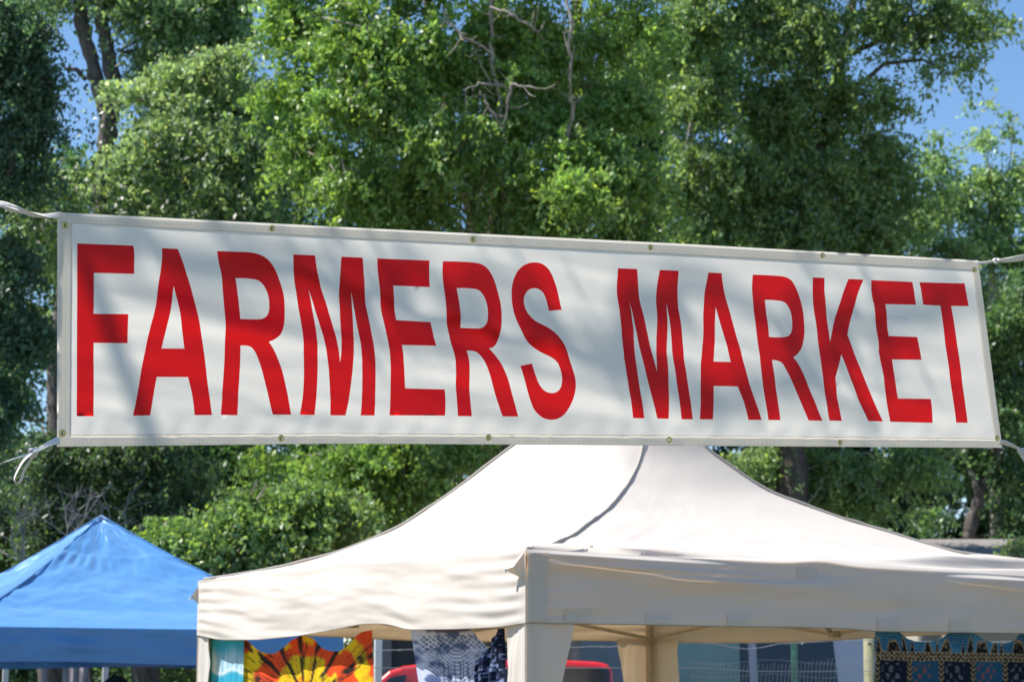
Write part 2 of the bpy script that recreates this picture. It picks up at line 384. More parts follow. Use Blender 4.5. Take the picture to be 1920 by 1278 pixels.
# ------------------------------------------------------------ tie straps
def ribbon(mb, pts, width, twist=0.0, thick=.0010, tw0=0.0, sub=8):
    P = [np.array(p, float) for p in pts]
    if not hasattr(width, '__len__'): width = [width] * len(P)
    C_ = []; W = []
    for i in range(len(P) - 1):
        p0 = P[max(i - 1, 0)]; p1 = P[i]; p2 = P[i + 1]; p3 = P[min(i + 2, len(P) - 1)]
        for k in range(sub):
            t = k / sub
            C_.append(.5 * ((2 * p1) + (-p0 + p2) * t + (2*p0 - 5*p1 + 4*p2 - p3) * t*t + (-p0 + 3*p1 - 3*p2 + p3) * t**3))
            W.append(width[i] * (1 - t) + width[i + 1] * t)
    C_.append(P[-1]); W.append(width[-1])
    V = []; K = 8; tot = 0
    for i, c in enumerate(C_):
        d = C_[min(i + 1, len(C_) - 1)] - C_[max(i - 1, 0)]; d /= np.linalg.norm(d) + 1e-9
        if i: tot += np.linalg.norm(c - C_[i - 1])
        a = np.cross(d, [0, -1, 0]); a /= np.linalg.norm(a) + 1e-9; b = np.cross(d, a)
        th = tw0 + twist * tot
        A_ = a * math.cos(th) + b * math.sin(th); B_ = -a * math.sin(th) + b * math.cos(th)
        cup = .14
        for k in range(K):
            q = 2 * math.pi * k / K; x = math.cos(q) * W[i] / 2; y = math.sin(q) * thick + cup * (x * x) / (W[i] + 1e-6)
            V.append(c + A_ * x + B_ * y)
    Fs = [(i * K + k, i * K + (k + 1) % K, (i + 1) * K + (k + 1) % K, (i + 1) * K + k) for i in range(len(C_) - 1) for k in range(K)]
    mb.add(V, Fs)
def knot(mb, c, r):
    pts = []
    for k in range(26):
        t = 2 * math.pi * k / 25
        pts.append(np.array(c) + r * .45 * np.array([(math.sin(t) + 2 * math.sin(2 * t)) * .55, -math.sin(3 * t) * .6, (math.cos(t) - 2 * math.cos(2 * t)) * .5]))
    ribbon(mb, pts, r * .8, 9, r * .16, sub=2)
YL, YR = 5.79, 7.21
def AL(x, y, dy=0): return at(x, y, YL + dy)
def AR(x, y, dy=0): return at(x, y, YR + dy)
m1 = MB(); ribbon(m1, [AL(112, 404, .0), AL(85, 403), AL(55, 398), AL(28, 392), AL(0, 382), AL(-60, 365), AL(-400, 262), AL(-900, 110)], [.022, .018, .018, .022, .020, .019, .019, .019], 22)
ribbon(m1, [AL(112, 408, .004), AL(85, 405, .004), AL(60, 402, .004), AL(30, 392, -.004), AL(0, 386, .003), AL(-60, 368, .004)], .013, 22, tw0=1.5)
tag(m1.build('tie_strap', M['strap'], smooth=True, origin=tuple(AL(108, 400))), 'twisted pale cloth strap tied to the upper left corner of the banner', 'strap')
m2 = MB(); ribbon(m2, [AL(112, 826), AL(100, 828), AL(78, 839), AL(60, 849), AL(30, 858), AL(0, 869), AL(-80, 902), AL(-900, 1240)], [.024, .021, .016, .014, .014, .015, .016, .016], 7, tw0=.3)
ribbon(m2, [AL(64, 845, -.004), AL(45, 862, -.012), AL(34, 880, -.015), AL(27, 897, -.012), AL(31, 905, -.004), AL(39, 900, .004), AL(46, 880, .006), AL(62, 856, .004)], [.012, .013, .013, .012, .011, .012, .012, .012], 3, tw0=.7)
knot(m2, AL(62, 847), .016)
tag(m2.build('tie_strap', M['strap'], smooth=True, origin=tuple(AL(108, 830))), 'knotted pale strap with a dangling loop at the lower left corner of the banner', 'strap')
m3 = MB(); ribbon(m3, [AR(1830, 494), AR(1845, 493), AR(1862, 490), AR(1874, 489), AR(1895, 487), AR(1925, 482), AR(2000, 468), AR(2700, 330)], [.014, .010, .009, .012, .020, .026, .026, .024], 3, tw0=.2)
knot(m3, AR(1868, 489), .012)
tag(m3.build('tie_strap', M['strap'], smooth=True, origin=tuple(AR(1834, 493))), 'white strap with a small knot at the upper right corner of the banner', 'strap')
m4 = MB(); ribbon(m4, [AR(1875, 828), AR(1888, 831), AR(1904, 838), AR(1916, 845), AR(1935, 868), AR(1990, 900), AR(2700, 1230)], [.020, .018, .012, .014, .016, .016, .016], 8, tw0=.4)
knot(m4, AR(1916, 846), .015)
ribbon(m4, [AR(1914, 848), AR(1918, 856), AR(1926, 868), AR(1932, 885)], .014, 2, tw0=.5)
tag(m4.build('tie_strap', M['strap'], smooth=True, origin=tuple(AR(1878, 828))), 'short knotted strap at the lower right corner of the banner', 'strap')

# ============================================================ CREAM TENT
PC = np.array([.060, 10.0]); PL = np.array([-1.765, 12.5]); PR = np.array([3.013, 12.14]); PB = np.array([.90, 14.45])
PP = np.array([.77, 12.2])
def hipfun(corner, pts):
    t = []; z = []
    L_ = np.linalg.norm(PP - corner)
    for p in pts:
        w_ = onplane(p[0], p[1], corner, PP)
        t.append(np.dot(w_[:2] - corner, PP - corner) / L_ ** 2); z.append(w_[2])
    t = np.array(t); z = np.array(z); o = np.argsort(t); t = t[o]; z = z[o]
    tt = np.linspace(0, 1, 101); zz = np.interp(tt, t, z); zp = np.pad(zz, 5, mode='reflect', reflect_type='odd')
    zz = np.convolve(zp, np.hanning(13)[1:-1] / np.hanning(13).sum(), 'valid')
    def f(q):
        q = np.asarray(q, float)
        return np.stack([corner[0] + (PP[0] - corner[0]) * q, corner[1] + (PP[1] - corner[1]) * q, np.interp(q, tt, zz)], -1)
    return f
hC = hipfun(PC, [(985,1029),(1022,1027),(1070,1006),(1142,953),(1177,910),(1198,870),(1207,834),(1214,775),(1222,705)])
hL = hipfun(PL, [(375,1088),(443,1077),(514,1066),(617,1040),(640,1033),(747,990),(855,917),(966,832),(1060,768),(1150,722),(1222,705)])
hR = hipfun(PR, [(1990,1083),(1965,1058),(1920,1050),(1796,1037),(1718,1013),(1568,968),(1437,920),(1400,895),(1320,838),(1275,780),(1222,705)])
zpk = hC(1.0)[2]
def hB(q):
    q = np.asarray(q, float); a = (hC(q)[..., 2] + hR(q)[..., 2]) / 2
    return np.stack([PB[0] + (PP[0] - PB[0]) * q, PB[1] + (PP[1] - PB[1]) * q, a], -1)
tent = empty('canopy_tent', (.5, 12.2, 0)); tag(tent, 'cream peaked canopy tent with hanging side flaps, below the banner', 'tent')
NU, NT = 121, 61
def panel(hA, hB_, seed, crease=0.0, slack=.03, parent=tent, mat=None):
    u = np.linspace(0, 1, NU)[:, None]; t = (np.linspace(0, 1, NT) ** 1.4)[None, :]
    U, T_ = np.broadcast_arrays(u, t)
    A_ = hA(T_); B_ = hB_(T_)
    P = A_ * (1 - U)[..., None] + B_ * U[..., None]
    side = (B_ - A_)[0, 0]; out = np.array([side[1], -side[0], 0]); out /= np.linalg.norm(out)
    ctr = np.array([PP[0], PP[1], 0])
    if np.dot(out[:2], P[NU // 2, 0, :2] - ctr[:2]) < 0: out = -out
    bow = 4 * U * (1 - U)
    P[..., 2] -= slack * bow * (1 - T_) * (.4 + T_ * 3) * .6
    P[..., 2] += .018 * np.exp(-((U - .5) / .05) ** 2) * np.exp(-T_ * 7)
    # soft pulls fanning out of the corners plus fine crumple
    ang = np.arctan2(T_ * 1.2 + .002, np.minimum(U, 1 - U) + .02)
    wr = (fbm(ang * 7 + seed, (np.minimum(U, 1 - U)) * 2.2, seed, 3) - .45)
    P[..., 2] += wr * .035 * (1 - T_) ** 1.5 * np.clip(np.minimum(U, 1 - U) * 6, 0, 1) * np.clip(T_ * 16, 0, 1)
    P[..., 2] += (fbm(U * 9 + seed, T_ * 14, seed + 3, 3) - .45) * .016 * np.clip(T_ * 10, 0, 1) * (1 - T_)
    P[..., 2] += (fbm(U * 40 * (1 - T_) + 30, T_ * 30, seed + 9, 2) - .4) * .004 * np.clip(T_ * 10, 0, 1)
    if crease > 0:   # long horizontal folds just above the eave
        for (uc, tc, wu, wt, am) in ((.10, .035, .20, .008, -1), (.16, .055, .25, .008, .8), (.22, .075, .22, .010, -.6), (.93, .05, .16, .012, -1.0), (.86, .08, .15, .010, .8)):
            P[..., 2] += am * crease * np.exp(-((U - uc) / wu) ** 2) * np.exp(-((T_ - tc - .05 * (U - uc)) / wt) ** 2)
    return P
cream = M['cream']
for nm, (ha, hb, sd_, cr) in {'rl': (hC, hR, 3, .05), 'l': (hL, hC, 7, .006), 'b': (hB, hL, 11, .0), 'r': (hR, hB, 13, .0)}.items():
    P = panel(ha, hb, sd_, cr)
    mesh('roof_panel', P.reshape(-1, 3), gridfaces(NU, NT), cream, tent)
for h_ in (hC, hL, hR, hB):
    mb = MB(); q = np.linspace(.012, 1, 60); P = h_(q) + np.array([0, 0, .004])
    P[:, 2] += (vnoise(q * 30, q * 0 + 2, 5) - .5) * .006
    mb.tube(list(P), .0075, 6); mb.build('hip_piping', M['piping'], tent, smooth=True)
# valances
def edgefn(A_, B_, pxpts):
    L_ = np.linalg.norm(B_ - A_); t = []; z = []
    for p in pxpts:
        w_ = onplane(p[0], p[1], A_, B_); t.append(np.dot(w_[:2] - A_, B_ - A_) / L_ ** 2); z.append(w_[2])
    o = np.argsort(t); t = np.array(t)[o]; z = np.array(z)[o]
    tt = np.linspace(0, 1, 121); zz = np.interp(tt, t, z); k = np.hanning(9)[1:-1]; k /= k.sum()
    zz = np.convolve(np.pad(zz, 3, mode='edge'), k, 'valid')
    return lambda q: np.interp(q, tt, zz)
botL = edgefn(PC, PL, [(985,1166),(941,1174),(900,1176),(855,1178),(769,1179),(740,1171),(726,1168),(687,1168),(640,1178),(617,1182),(560,1191),(494,1198),(419,1198),(372,1189)])
botR = edgefn(PC, PR, [(985,1166),(1080,1168),(1207,1170),(1260,1171),(1336,1173),(1450,1174),(1569,1176),(1638,1182),(1780,1184),(1920,1186),(1990,1188)])
def valance(A_, B_, hA, hB_, bot, seed, bulge=.03, pan=None):
    q = np.linspace(0, 1, 161); v = np.linspace(0, 1, 61)
    U, W = np.meshgrid(q, v, indexing='ij')
    zt = hA(0.0)[2] * (1 - U) + hB_(0.0)[2] * U + .018 * np.exp(-((U - .5) / .05) ** 2)
    zb_ = bot(U)
    d = B_ - A_; o = np.array([d[1], -d[0]]); o /= np.linalg.norm(o)
    c_ = (PC + PL + PR + PB) / 4
    if np.dot(o, (A_ + B_) / 2 - c_) < 0: o = -o
    e = np.clip(np.minimum(U, 1 - U) * 12, 0, 1)
    off = bulge * np.sin(W * math.pi * .55) * e * (.6 + .5 * np.cos(U * 4 * math.pi) ** 2)
    off += (fbm(U * 3.2 + seed, W * 2.6 + U * 2.0, seed, 3) - .45) * .038 * e * np.clip(W * 4, 0, 1)
    off += (fbm(U * 14 + seed, W * 7 + U * 5, seed + 5, 2) - .4) * .008 * e * np.clip(W * 6, 0, 1)
    ce = np.exp(-np.minimum(U, 1 - U) * 12) * np.clip(np.minimum(U, 1 - U) * 40, 0, 1)
    off += ce * .004 * np.sin(W * 34 + 3 * U)
    if seed == 5:
        for w0, sl, u0, wu, am in ((.08, .10, .15, .16, .038), (.21, .14, .22, .18, .024), (.34, .10, .32, .15, .026), (.10, .05, .86, .10, .030), (.22, -.06, .93, .07, .02)):
            ww = W - w0 - sl * (U - u0); sh = np.where(ww < 0, np.exp(-(ww / .05) ** 2), np.exp(-(ww / .16) ** 2))
            off += am * sh * np.exp(-((U - u0) / wu) ** 2)
    P = np.stack([A_[0] + d[0] * U + o[0] * off, A_[1] + d[1] * U + o[1] * off, zt * (1 - W) + zb_ * W], -1)
    return P, o
VAL = {}
for nm, A_, B_, ha, hb, bt, sd_ in (('left', PC, PL, hC, hL, botL, 2), ('right', PC, PR, hC, hR, botR, 5), ('far', PL, PB, hL, hB, lambda q: 1.925 + .01 * np.sin(q * 9), 8), ('farr', PR, PB, hR, hB, lambda q: 1.925 + .012 * np.sin(q * 7), 9)):
    P, o = valance(A_, B_, ha, hb, bt, sd_, .012 if nm == 'right' else .03)
    mesh('valance', P.reshape(-1, 3), gridfaces(161, 61), cream, tent); VAL[nm] = (P, o)
    mb = MB(); mb.tube(list(P[:, -1] + np.append(-o * .004, 0)), .004, 5); mb.build('hem_cord', cream if nm != 'right' else M['piping'], tent, smooth=True)
def on_val(nm, px0, px1, y0, y1, inset=.005, name='velcro_patch', mat='patch'):
    A_, B_ = (PC, PR) if nm == 'right' else (PC, PL)
    o = VAL[nm][1]; V = []; P = VAL[nm][0].reshape(-1, 3)
    nx, ny = 6, 6
    for i in range(nx):
        for j in range(ny):
            w_ = onplane(px0 + (px1 - px0) * i / (nx - 1), y0 + (y1 - y0) * j / (ny - 1), A_, B_)
            k = np.argmin(((P[:, 2] - w_[2]) ** 2) + ((P[:, 0] - w_[0]) ** 2))
            offs = np.dot(P[k, :2] - A_, o)
            V.append([w_[0] + o[0] * (offs + inset), w_[1] + o[1] * (offs + inset), w_[2]])
    mesh(name, V, gridfaces(nx, ny), M[mat], tent)
for a in ((1494, 1532, 1063, 1082), (1056, 1106, 1142, 1165), (1206, 1250, 1148, 1168), (1358, 1402, 1152, 1173), (1642, 1686, 1158, 1180), (1776, 1818, 1161, 1183), (986, 1023, 1036, 1164)):
    on_val('right', *a)
# corner cap tabs (small triangular flaps with a white toggle)
def tabm(p0, p1, p2, tip):
    V = []; mid = (np.array(p0) + p1 + p2) / 3 + np.array([-.02, -.02, 0])
    mesh('corner_flap', [p0, p1, p2, mid], [(0, 1, 3), (1, 2, 3), (2, 0, 3)], cream, tent, smooth=False)
    mb = MB(); mb.tube([np.array(tip) + [0, 0, .008], np.array(tip) - [0, 0, .008]], .007, 8); mb.build('toggle', M['whitemetal'], tent)
tabm(onplane(983, 1034, PC, PL), onplane(963, 1068, PC, PL) + np.append(VAL['left'][1] * .05, 0), onplane(983, 1086, PC, PL), onplane(964, 1070, PC, PL) + np.append(VAL['left'][1] * .05, 0))
tabm(at(376, 1091, 12.5), at(358, 1119, 12.52), at(373, 1132, 12.5), at(357, 1122, 12.52))
# legs, brackets and scissor frame
cen = (PC + PL + PR + PB) / 4
INS = {}
for k_, c_ in (('C', PC), ('L', PL), ('R', PR), ('B', PB)):
    d = cen - c_; d /= np.linalg.norm(d); p = c_ + d * .07; INS[k_] = p
    ang = math.atan2((PR - PC)[1], (PR - PC)[0])
    mb = MB(); mb.box((p[0], p[1], 1.1), (.038, .038, 2.2), ang); lg = mb.build('leg', M['steel'], tent)
    mb = MB(); mb.box((p[0], p[1], .006), (.1, .1, .012), ang); mb.build('foot', M['steel'], lg)
    for z_ in (1.945, 2.17):
        mb = MB(); mb.box((p[0], p[1], z_), (.062, .062, .06), ang); mb.build('bracket', M['steel'], lg)
ZL, ZT = 1.95, 2.17
def strut(a, b, off=0.0):
    mb = MB(); a = np.array(a, float); b = np.array(b, float)
    d = b - a; n_ = np.array([-d[1], d[0], 0]); n_ /= np.linalg.norm(n_) + 1e-9
    mb.tube([a + n_ * off, b + n_ * off], .014, 4, squash=.75)
    mb.build('strut', M['steel'], tent)
for a_, b_ in (('C', 'L'), ('C', 'R'), ('L', 'B'), ('R', 'B')):
    A_, B_ = INS[a_], INS[b_]; Mi = (A_ + B_) / 2
    for X, Y_ in ((A_, Mi), (Mi, B_)):
        strut((*X, ZL), (*Y_, ZT), .012); strut((*X, ZT), (*Y_, ZL), -.012)
    for z in (ZL, ZT):
        mb = MB(); mb.box((Mi[0], Mi[1], z), (.055, .055, .04), .5); mb.build('bracket', M['steel'], tent)
    hub = np.array([PP[0], PP[1]])
    strut((*Mi, ZT), (*(Mi + (hub - Mi) * .55), ZT + .10), .01); strut((*Mi, ZL), (*(Mi + (hub - Mi) * .55), ZT + .34), -.01)
    strut((*(Mi + (hub - Mi) * .55), ZT + .10), (*hub, ZT + .42)); strut((*(Mi + (hub - Mi) * .55), ZT + .34), (*hub, ZT + .22))
mb = MB(); mb.tube([(PP[0], PP[1], ZT + .15), (PP[0], PP[1], zpk - .01)], .018, 8); mb.build('centre_pole', M['steel'], tent)
# corner drapes
def drape(corner, toward, w_top, w_bot, seed, ztop=1.95, zbot=.25, out=.012):
    d = toward - corner; d /= np.linalg.norm(d); o = np.array([d[1], -d[0]])
    if np.dot(o, corner - cen) < 0: o = -o
    U, W = np.meshgrid(np.linspace(0, 1, 25), np.linspace(0, 1, 60), indexing='ij')
    wd = w_top * (1 - W) + w_bot * W
    off = out * 0 - .006 + (fbm(U * 2 + seed, W * 9 - U * 2, seed, 3) - .45) * .05 * U + (fbm(U * 3, W * 3, seed + 2, 2) - .4) * .02 * U
    P = np.stack([corner[0] + d[0] * wd * U + o[0] * off, corner[1] + d[1] * wd * U + o[1] * off, ztop + (zbot - ztop) * W], -1)
    mesh('side_flap', P.reshape(-1, 3), gridfaces(25, 60), cream, tent)
drape(PC, PR, .285, -.15, 1); drape(PC, PL, .165, .12, 2)
drape(PL, PC, .155, .05, 3); drape(PL, PB, .2, .05, 4)
drape(PB, PL, .29, .0, 5); drape(PB, PR, .24, .28, 6); drape(PR, PC, .25, .1, 7); drape(PR, PB, .25, .1, 8)

# ============================================================ hanging cloths
def cloth(name, label, cat, A_, B_, inset, top, bottom_shift, length, pattern, seed, fold=.015, step=2.0, group=None):
    """cloth hanging inside side A-B; top = px polyline of its upper edge"""
    d = np.array(B_) - A_; o = np.array([d[1], -d[0]]); o /= np.linalg.norm(o)
    if np.dot(o, (np.array(A_) + B_) / 2 - cen) < 0: o = -o
    A2 = A_ - o * inset; B2 = B_ - o * inset
    xs_ = np.arange(top[0][0], top[-1][0] + .01, step); ys_ = np.interp(xs_, [p[0] for p in top], [p[1] for p in top])
    k = np.hanning(9)[1:-1]; k /= k.sum(); ys_ = np.convolve(np.pad(ys_, 3, mode='edge'), k, 'valid')
    T0 = np.array([onplane(x, y, A2, B2) for x, y in zip(xs_, ys_)])
    zt = T0[:, 2].max(); n2 = int(length / .0055)
    V = np.linspace(0, 1, n2)
    un = np.linspace(0, 1, len(xs_))
    px0, px1 = xs_[0], xs_[-1]
    U, W = np.meshgrid(un, V, indexing='ij')
    P = np.zeros(U.shape + (3,))
    dd = (T0[-1] - T0[0])[:2]
    sh = bottom_shift[0] * (1 - U) + bottom_shift[1] * U
    P[..., 0] = T0[:, 0][:, None] + dd[0] * sh * W; P[..., 1] = T0[:, 1][:, None] + dd[1] * sh * W
    zb_ = zt - length
    P[..., 2] = T0[:, 2][:, None] * (1 - W) + zb_ * W
    f = (fbm(U * 9 + seed, W * 1.5, seed, 3) - .45) * fold * 2 + fold * .5 * np.sin(U * 40 + 4 * vnoise(U * 3, W * 2, seed)) * np.clip(W * 3, 0, 1)
    P[..., 0] += o[0] * f; P[..., 1] += o[1] * f
    scr = (U, (zt - P[..., 2]))       # u across, metres down from the top
    cols = pattern(U, zt - P[..., 2])
    ob = mesh(name, P.reshape(-1, 3), gridfaces(len(xs_), n2), M['cloth'], origin=tuple(T0[len(T0) // 2]), cols=cols.reshape(-1, 3))
    return tag(ob, label, cat, group)
def L3(*c): return np.array(lin(*c)[:3])
def mixc(a, b, f): return a * (1 - f[..., None]) + b * f[..., None]
def st(x, a, b): x = np.clip((x - a) / (b - a), 0, 1); return x * x * (3 - 2 * x)
def pat_sun(U, D):     # orange and yellow sunburst with black jagged rays
    x = (U - .48) * .80; y = D - .36
    a = np.arctan2(x, -y); r = np.hypot(x, y)
    n1 = fbm(x * 14 + 5, y * 14 + 5, 3, 3); n2 = fbm(a * 10, r * 7, 8, 3)
    band = np.sin(r * 30 + 5 * n1 + 1.5 * n2 - .4)
    c = mixc(L3(240, 84, 34), L3(240, 205, 30), st(band, -.25, .6))
    c = mixc(c, L3(196, 52, 38), st(fbm(a * 14, r * 5, 9, 3), .45, .7) * .45)
    ray = np.abs(np.sin(a * 8.5 + 1.1 * fbm(r * 5, a * 2, 5, 2) + .4))
    jag = fbm(a * 34, r * 34, 6, 3); wid = .10 + .22 * fbm(a * 6, r * 9, 15, 2)
    c = mixc(c, L3(48, 38, 34), st(jag * .55 + .24 - ray, -wid * .3, wid) * st(fbm(a * 9 + 3, r * 16, 12, 2), .22, .42))
    c = mixc(c, L3(48, 38, 34), st(fbm(a * 40 + 3, r * 12, 22, 3), .56, .66) * .8)
    return c
def pat_turq(U, D):
    wv = D + .012 * np.cos(U * 9) + .01 * fbm(U * 8, D * 8, 4, 2)
    c = mixc(L3(60, 175, 205) + 0 * U[..., None], L3(205, 232, 240) + 0 * U[..., None], st(wv, .05, .16) * (1 - st(wv, .19, .22)))
    streak = st(fbm(U * 30, D * 6, 7, 3), .4, .6)
    c = mixc(c, L3(40, 155, 190), streak * .45)
    c = mixc(c, L3(225, 240, 245), np.exp(-((wv - .195) / .008) ** 2) * .8)
    return mixc(c, L3(20, 120, 130), (1 - st(U, .07, .10)) + (1 - st(D, .008, .02)))
def pat_blue(U, D):
    base = mixc(L3(205, 212, 238) + 0 * U[..., None], L3(88, 104, 150) + 0 * U[..., None], st(fbm(U * 5, D * 14, 5, 4), .42, .6))
    x = np.abs(U - .5)
    sc = np.sin(U * 90 + 5 * fbm(U * 8, D * 20, 3)) * np.sin(D * 260 + 5 * fbm(U * 9, D * 18, 8))
    band = st(D, .035, .045) * (1 - st(D, .105, .12)) * st(.42 - x, 0, .04)
    c = mixc(base, L3(60, 72, 98), st(sc, .0, .3) * band * .9)
    lines = st(np.sin((D + .08 * np.cos(U * 6)) * 330 + 6 * fbm(U * 7, D * 9, 2)), .2, .6) * st(D, .11, .125) * st(.36 - x, 0, .05)
    c = mixc(c, L3(50, 60, 90), lines * .75)
    v = st(np.sin(U * 120 + 9 * fbm(U * 5, D * 12, 12)), .3, .7) * st(D, .16, .18) * st(.22 - x, 0, .05)
    c = mixc(c, L3(45, 55, 88), v * .7)
    return mixc(c, L3(92, 88, 112), (1 - st(D - .018 * np.cos((U - .5) * 5), .012, .018)))
def pat_navy(U, D):
    k = fbm(U * 16 + D * 60, D * 50 - U * 8, 4, 3)
    c = mixc(L3(22, 30, 55) + 0 * U[..., None], L3(150, 170, 215) + 0 * U[..., None], st(k, .50, .62))
    return mixc(c, L3(40, 55, 95), st(fbm(U * 9, D * 30, 9), .5, .6) * .6)
def pat_batik(U, D):
    W_ = U * .98 + .010 * (fbm(U * 14, D * 8, 31, 3) - .45); D = D + .008 * (fbm(U * 11 + 4, D * 6, 33, 2) - .4); blue = L3(38, 98, 138) + 0 * U[..., None]; navy = L3(12, 24, 44); tan_ = L3(152, 134, 106); blk = L3(18, 18, 24)
    c = mixc(blue, L3(60, 125, 165), st(fbm(W_ * 9, D * 9, 3, 3), .35, .65))
    # pale dots
    gx = (W_ / .016); gy = (D / .016); gx = gx + .5 * (np.floor(gy) % 2)
    r = np.hypot(gx - np.floor(gx) - .5, gy - np.floor(gy) - .5)
    c = mixc(c, L3(150, 175, 170), (1 - st(r, .10, .2)) * .8)
    # spires
    per = .062; ph = (W_ + .016 * np.sin(W_ * 37) + .008 * np.sin(W_ * 91)) / per; fx = np.abs(ph - np.floor(ph) - .5) * 2; idn = np.floor(ph)
    top_ = .028 + .022 * vnoise(idn * 3.3, idn * 0 + 1.0, 5) + .02 * (idn % 2); base_ = .125
    hw = np.clip((D - top_) / (base_ - top_), 0, 1) ** .8 * .78
    spire = (fx < hw) & (D > top_) & (D < base_)
    edge = spire & (fx > hw - .16)
    k = fbm(W_ * 120, D * 120, 6, 2)
    c = np.where(spire[..., None], mixc(blk + 0 * c, tan_, st(k, .5, .6)), c); c = np.where(edge[..., None], tan_, c)
    # ornamental band
    band = (D > .125) & (D < .165)
    q = np.sin(W_ * 260) * np.sin((D - .125) * 230 + .5) + .6 * (k - .4)
    c = np.where(band[..., None], mixc(blk + 0 * c, tan_, st(q, -.05, .15)), c)
    for y0 in (.125, .145, .165): c = np.where((np.abs(D - y0) < .0022)[..., None], tan_, c)
    # panels
    low = D > .167; pp = W_ / .175; pf = pp - np.floor(pp); pid = np.floor(pp)
    pc = np.where((pid % 2 == 0)[..., None], navy + 0 * c, L3(32, 82, 112) + 0 * c)
    orn = st(np.sin(pf * 21 + 6 * fbm(W_ * 20, D * 20, 9)) * np.sin(D * 90 + 4 * k), .25, .5)
    pc = mixc(pc, np.where((pid % 2 == 0)[..., None], L3(110, 118, 130) + 0 * c, L3(150, 84, 70) + 0 * c), .75 * orn * (np.abs(pf - .5) < .28) * (D > .18))
    frame = (pf < .16)
    fr = mixc(blk + 0 * c, tan_, st(np.sin(D * 240 + np.abs(pf / .16 - .5) * 9), .0, .4))
    pc = np.where(frame[..., None], fr, pc)
    return np.where(low[..., None], pc, c)
cloth('turquoise_scarf', 'pale turquoise tie-dye cloth with white wavy bands, hanging beside the left tent flap', 'hanging cloth', PC, PL, .05,
      [(393, 1193), (400, 1194), (457, 1196)], (-.02, 0), .55, pat_turq, 3, .004)
cloth('tie_dye_tapestry', 'orange and yellow sunburst tie-dye tapestry with black rays, hung from the cream tent', 'tapestry', PC, PL, .07,
      [(457,1196),(465,1202),(480,1214),(494,1223),(506,1225),(518,1223),(532,1213),(546,1200),(565,1190),(587,1196),(596,1208),(606,1216),(617,1220),(636,1220),(650,1212),(664,1196),(676,1184),(698,1180)], (.0, .03), .62, pat_sun, 5, .009)
cloth('patterned_dress', 'pale blue and white patterned cloth with dark collar hung left of the front tent corner', 'dress', PC, PL, .10,
      [(770, 1176), (830, 1176), (884, 1178), (897, 1196), (915, 1215), (930, 1230)], (.22, .0), .55, pat_blue, 7, .008)
cloth('ruffled_scarf', 'dark navy ruffled scarf hanging against the front corner flap of the cream tent', 'scarf', PC, PL, .04,
      [(897, 1240), (905, 1226), (916, 1212), (928, 1195), (936, 1178), (944, 1176)], (-.4, .0), .5, pat_navy, 11, .03)
cloth('batik_cloth', 'blue batik cloth with tan spires hung along the right side of the cream tent', 'hanging cloth', PC, PR, .06,
      [(1640,1176),(1684,1182),(1700,1196),(1717,1202),(1740,1203),(1762,1199),(1779,1184),(1800,1178),(1824,1184),(1845,1198),(1865,1205),(1885,1206),(1899,1201),(1911,1188),(1930,1183),(1975,1186)], (-.01, 0), .6, pat_batik, 13, .006, step=1.5)

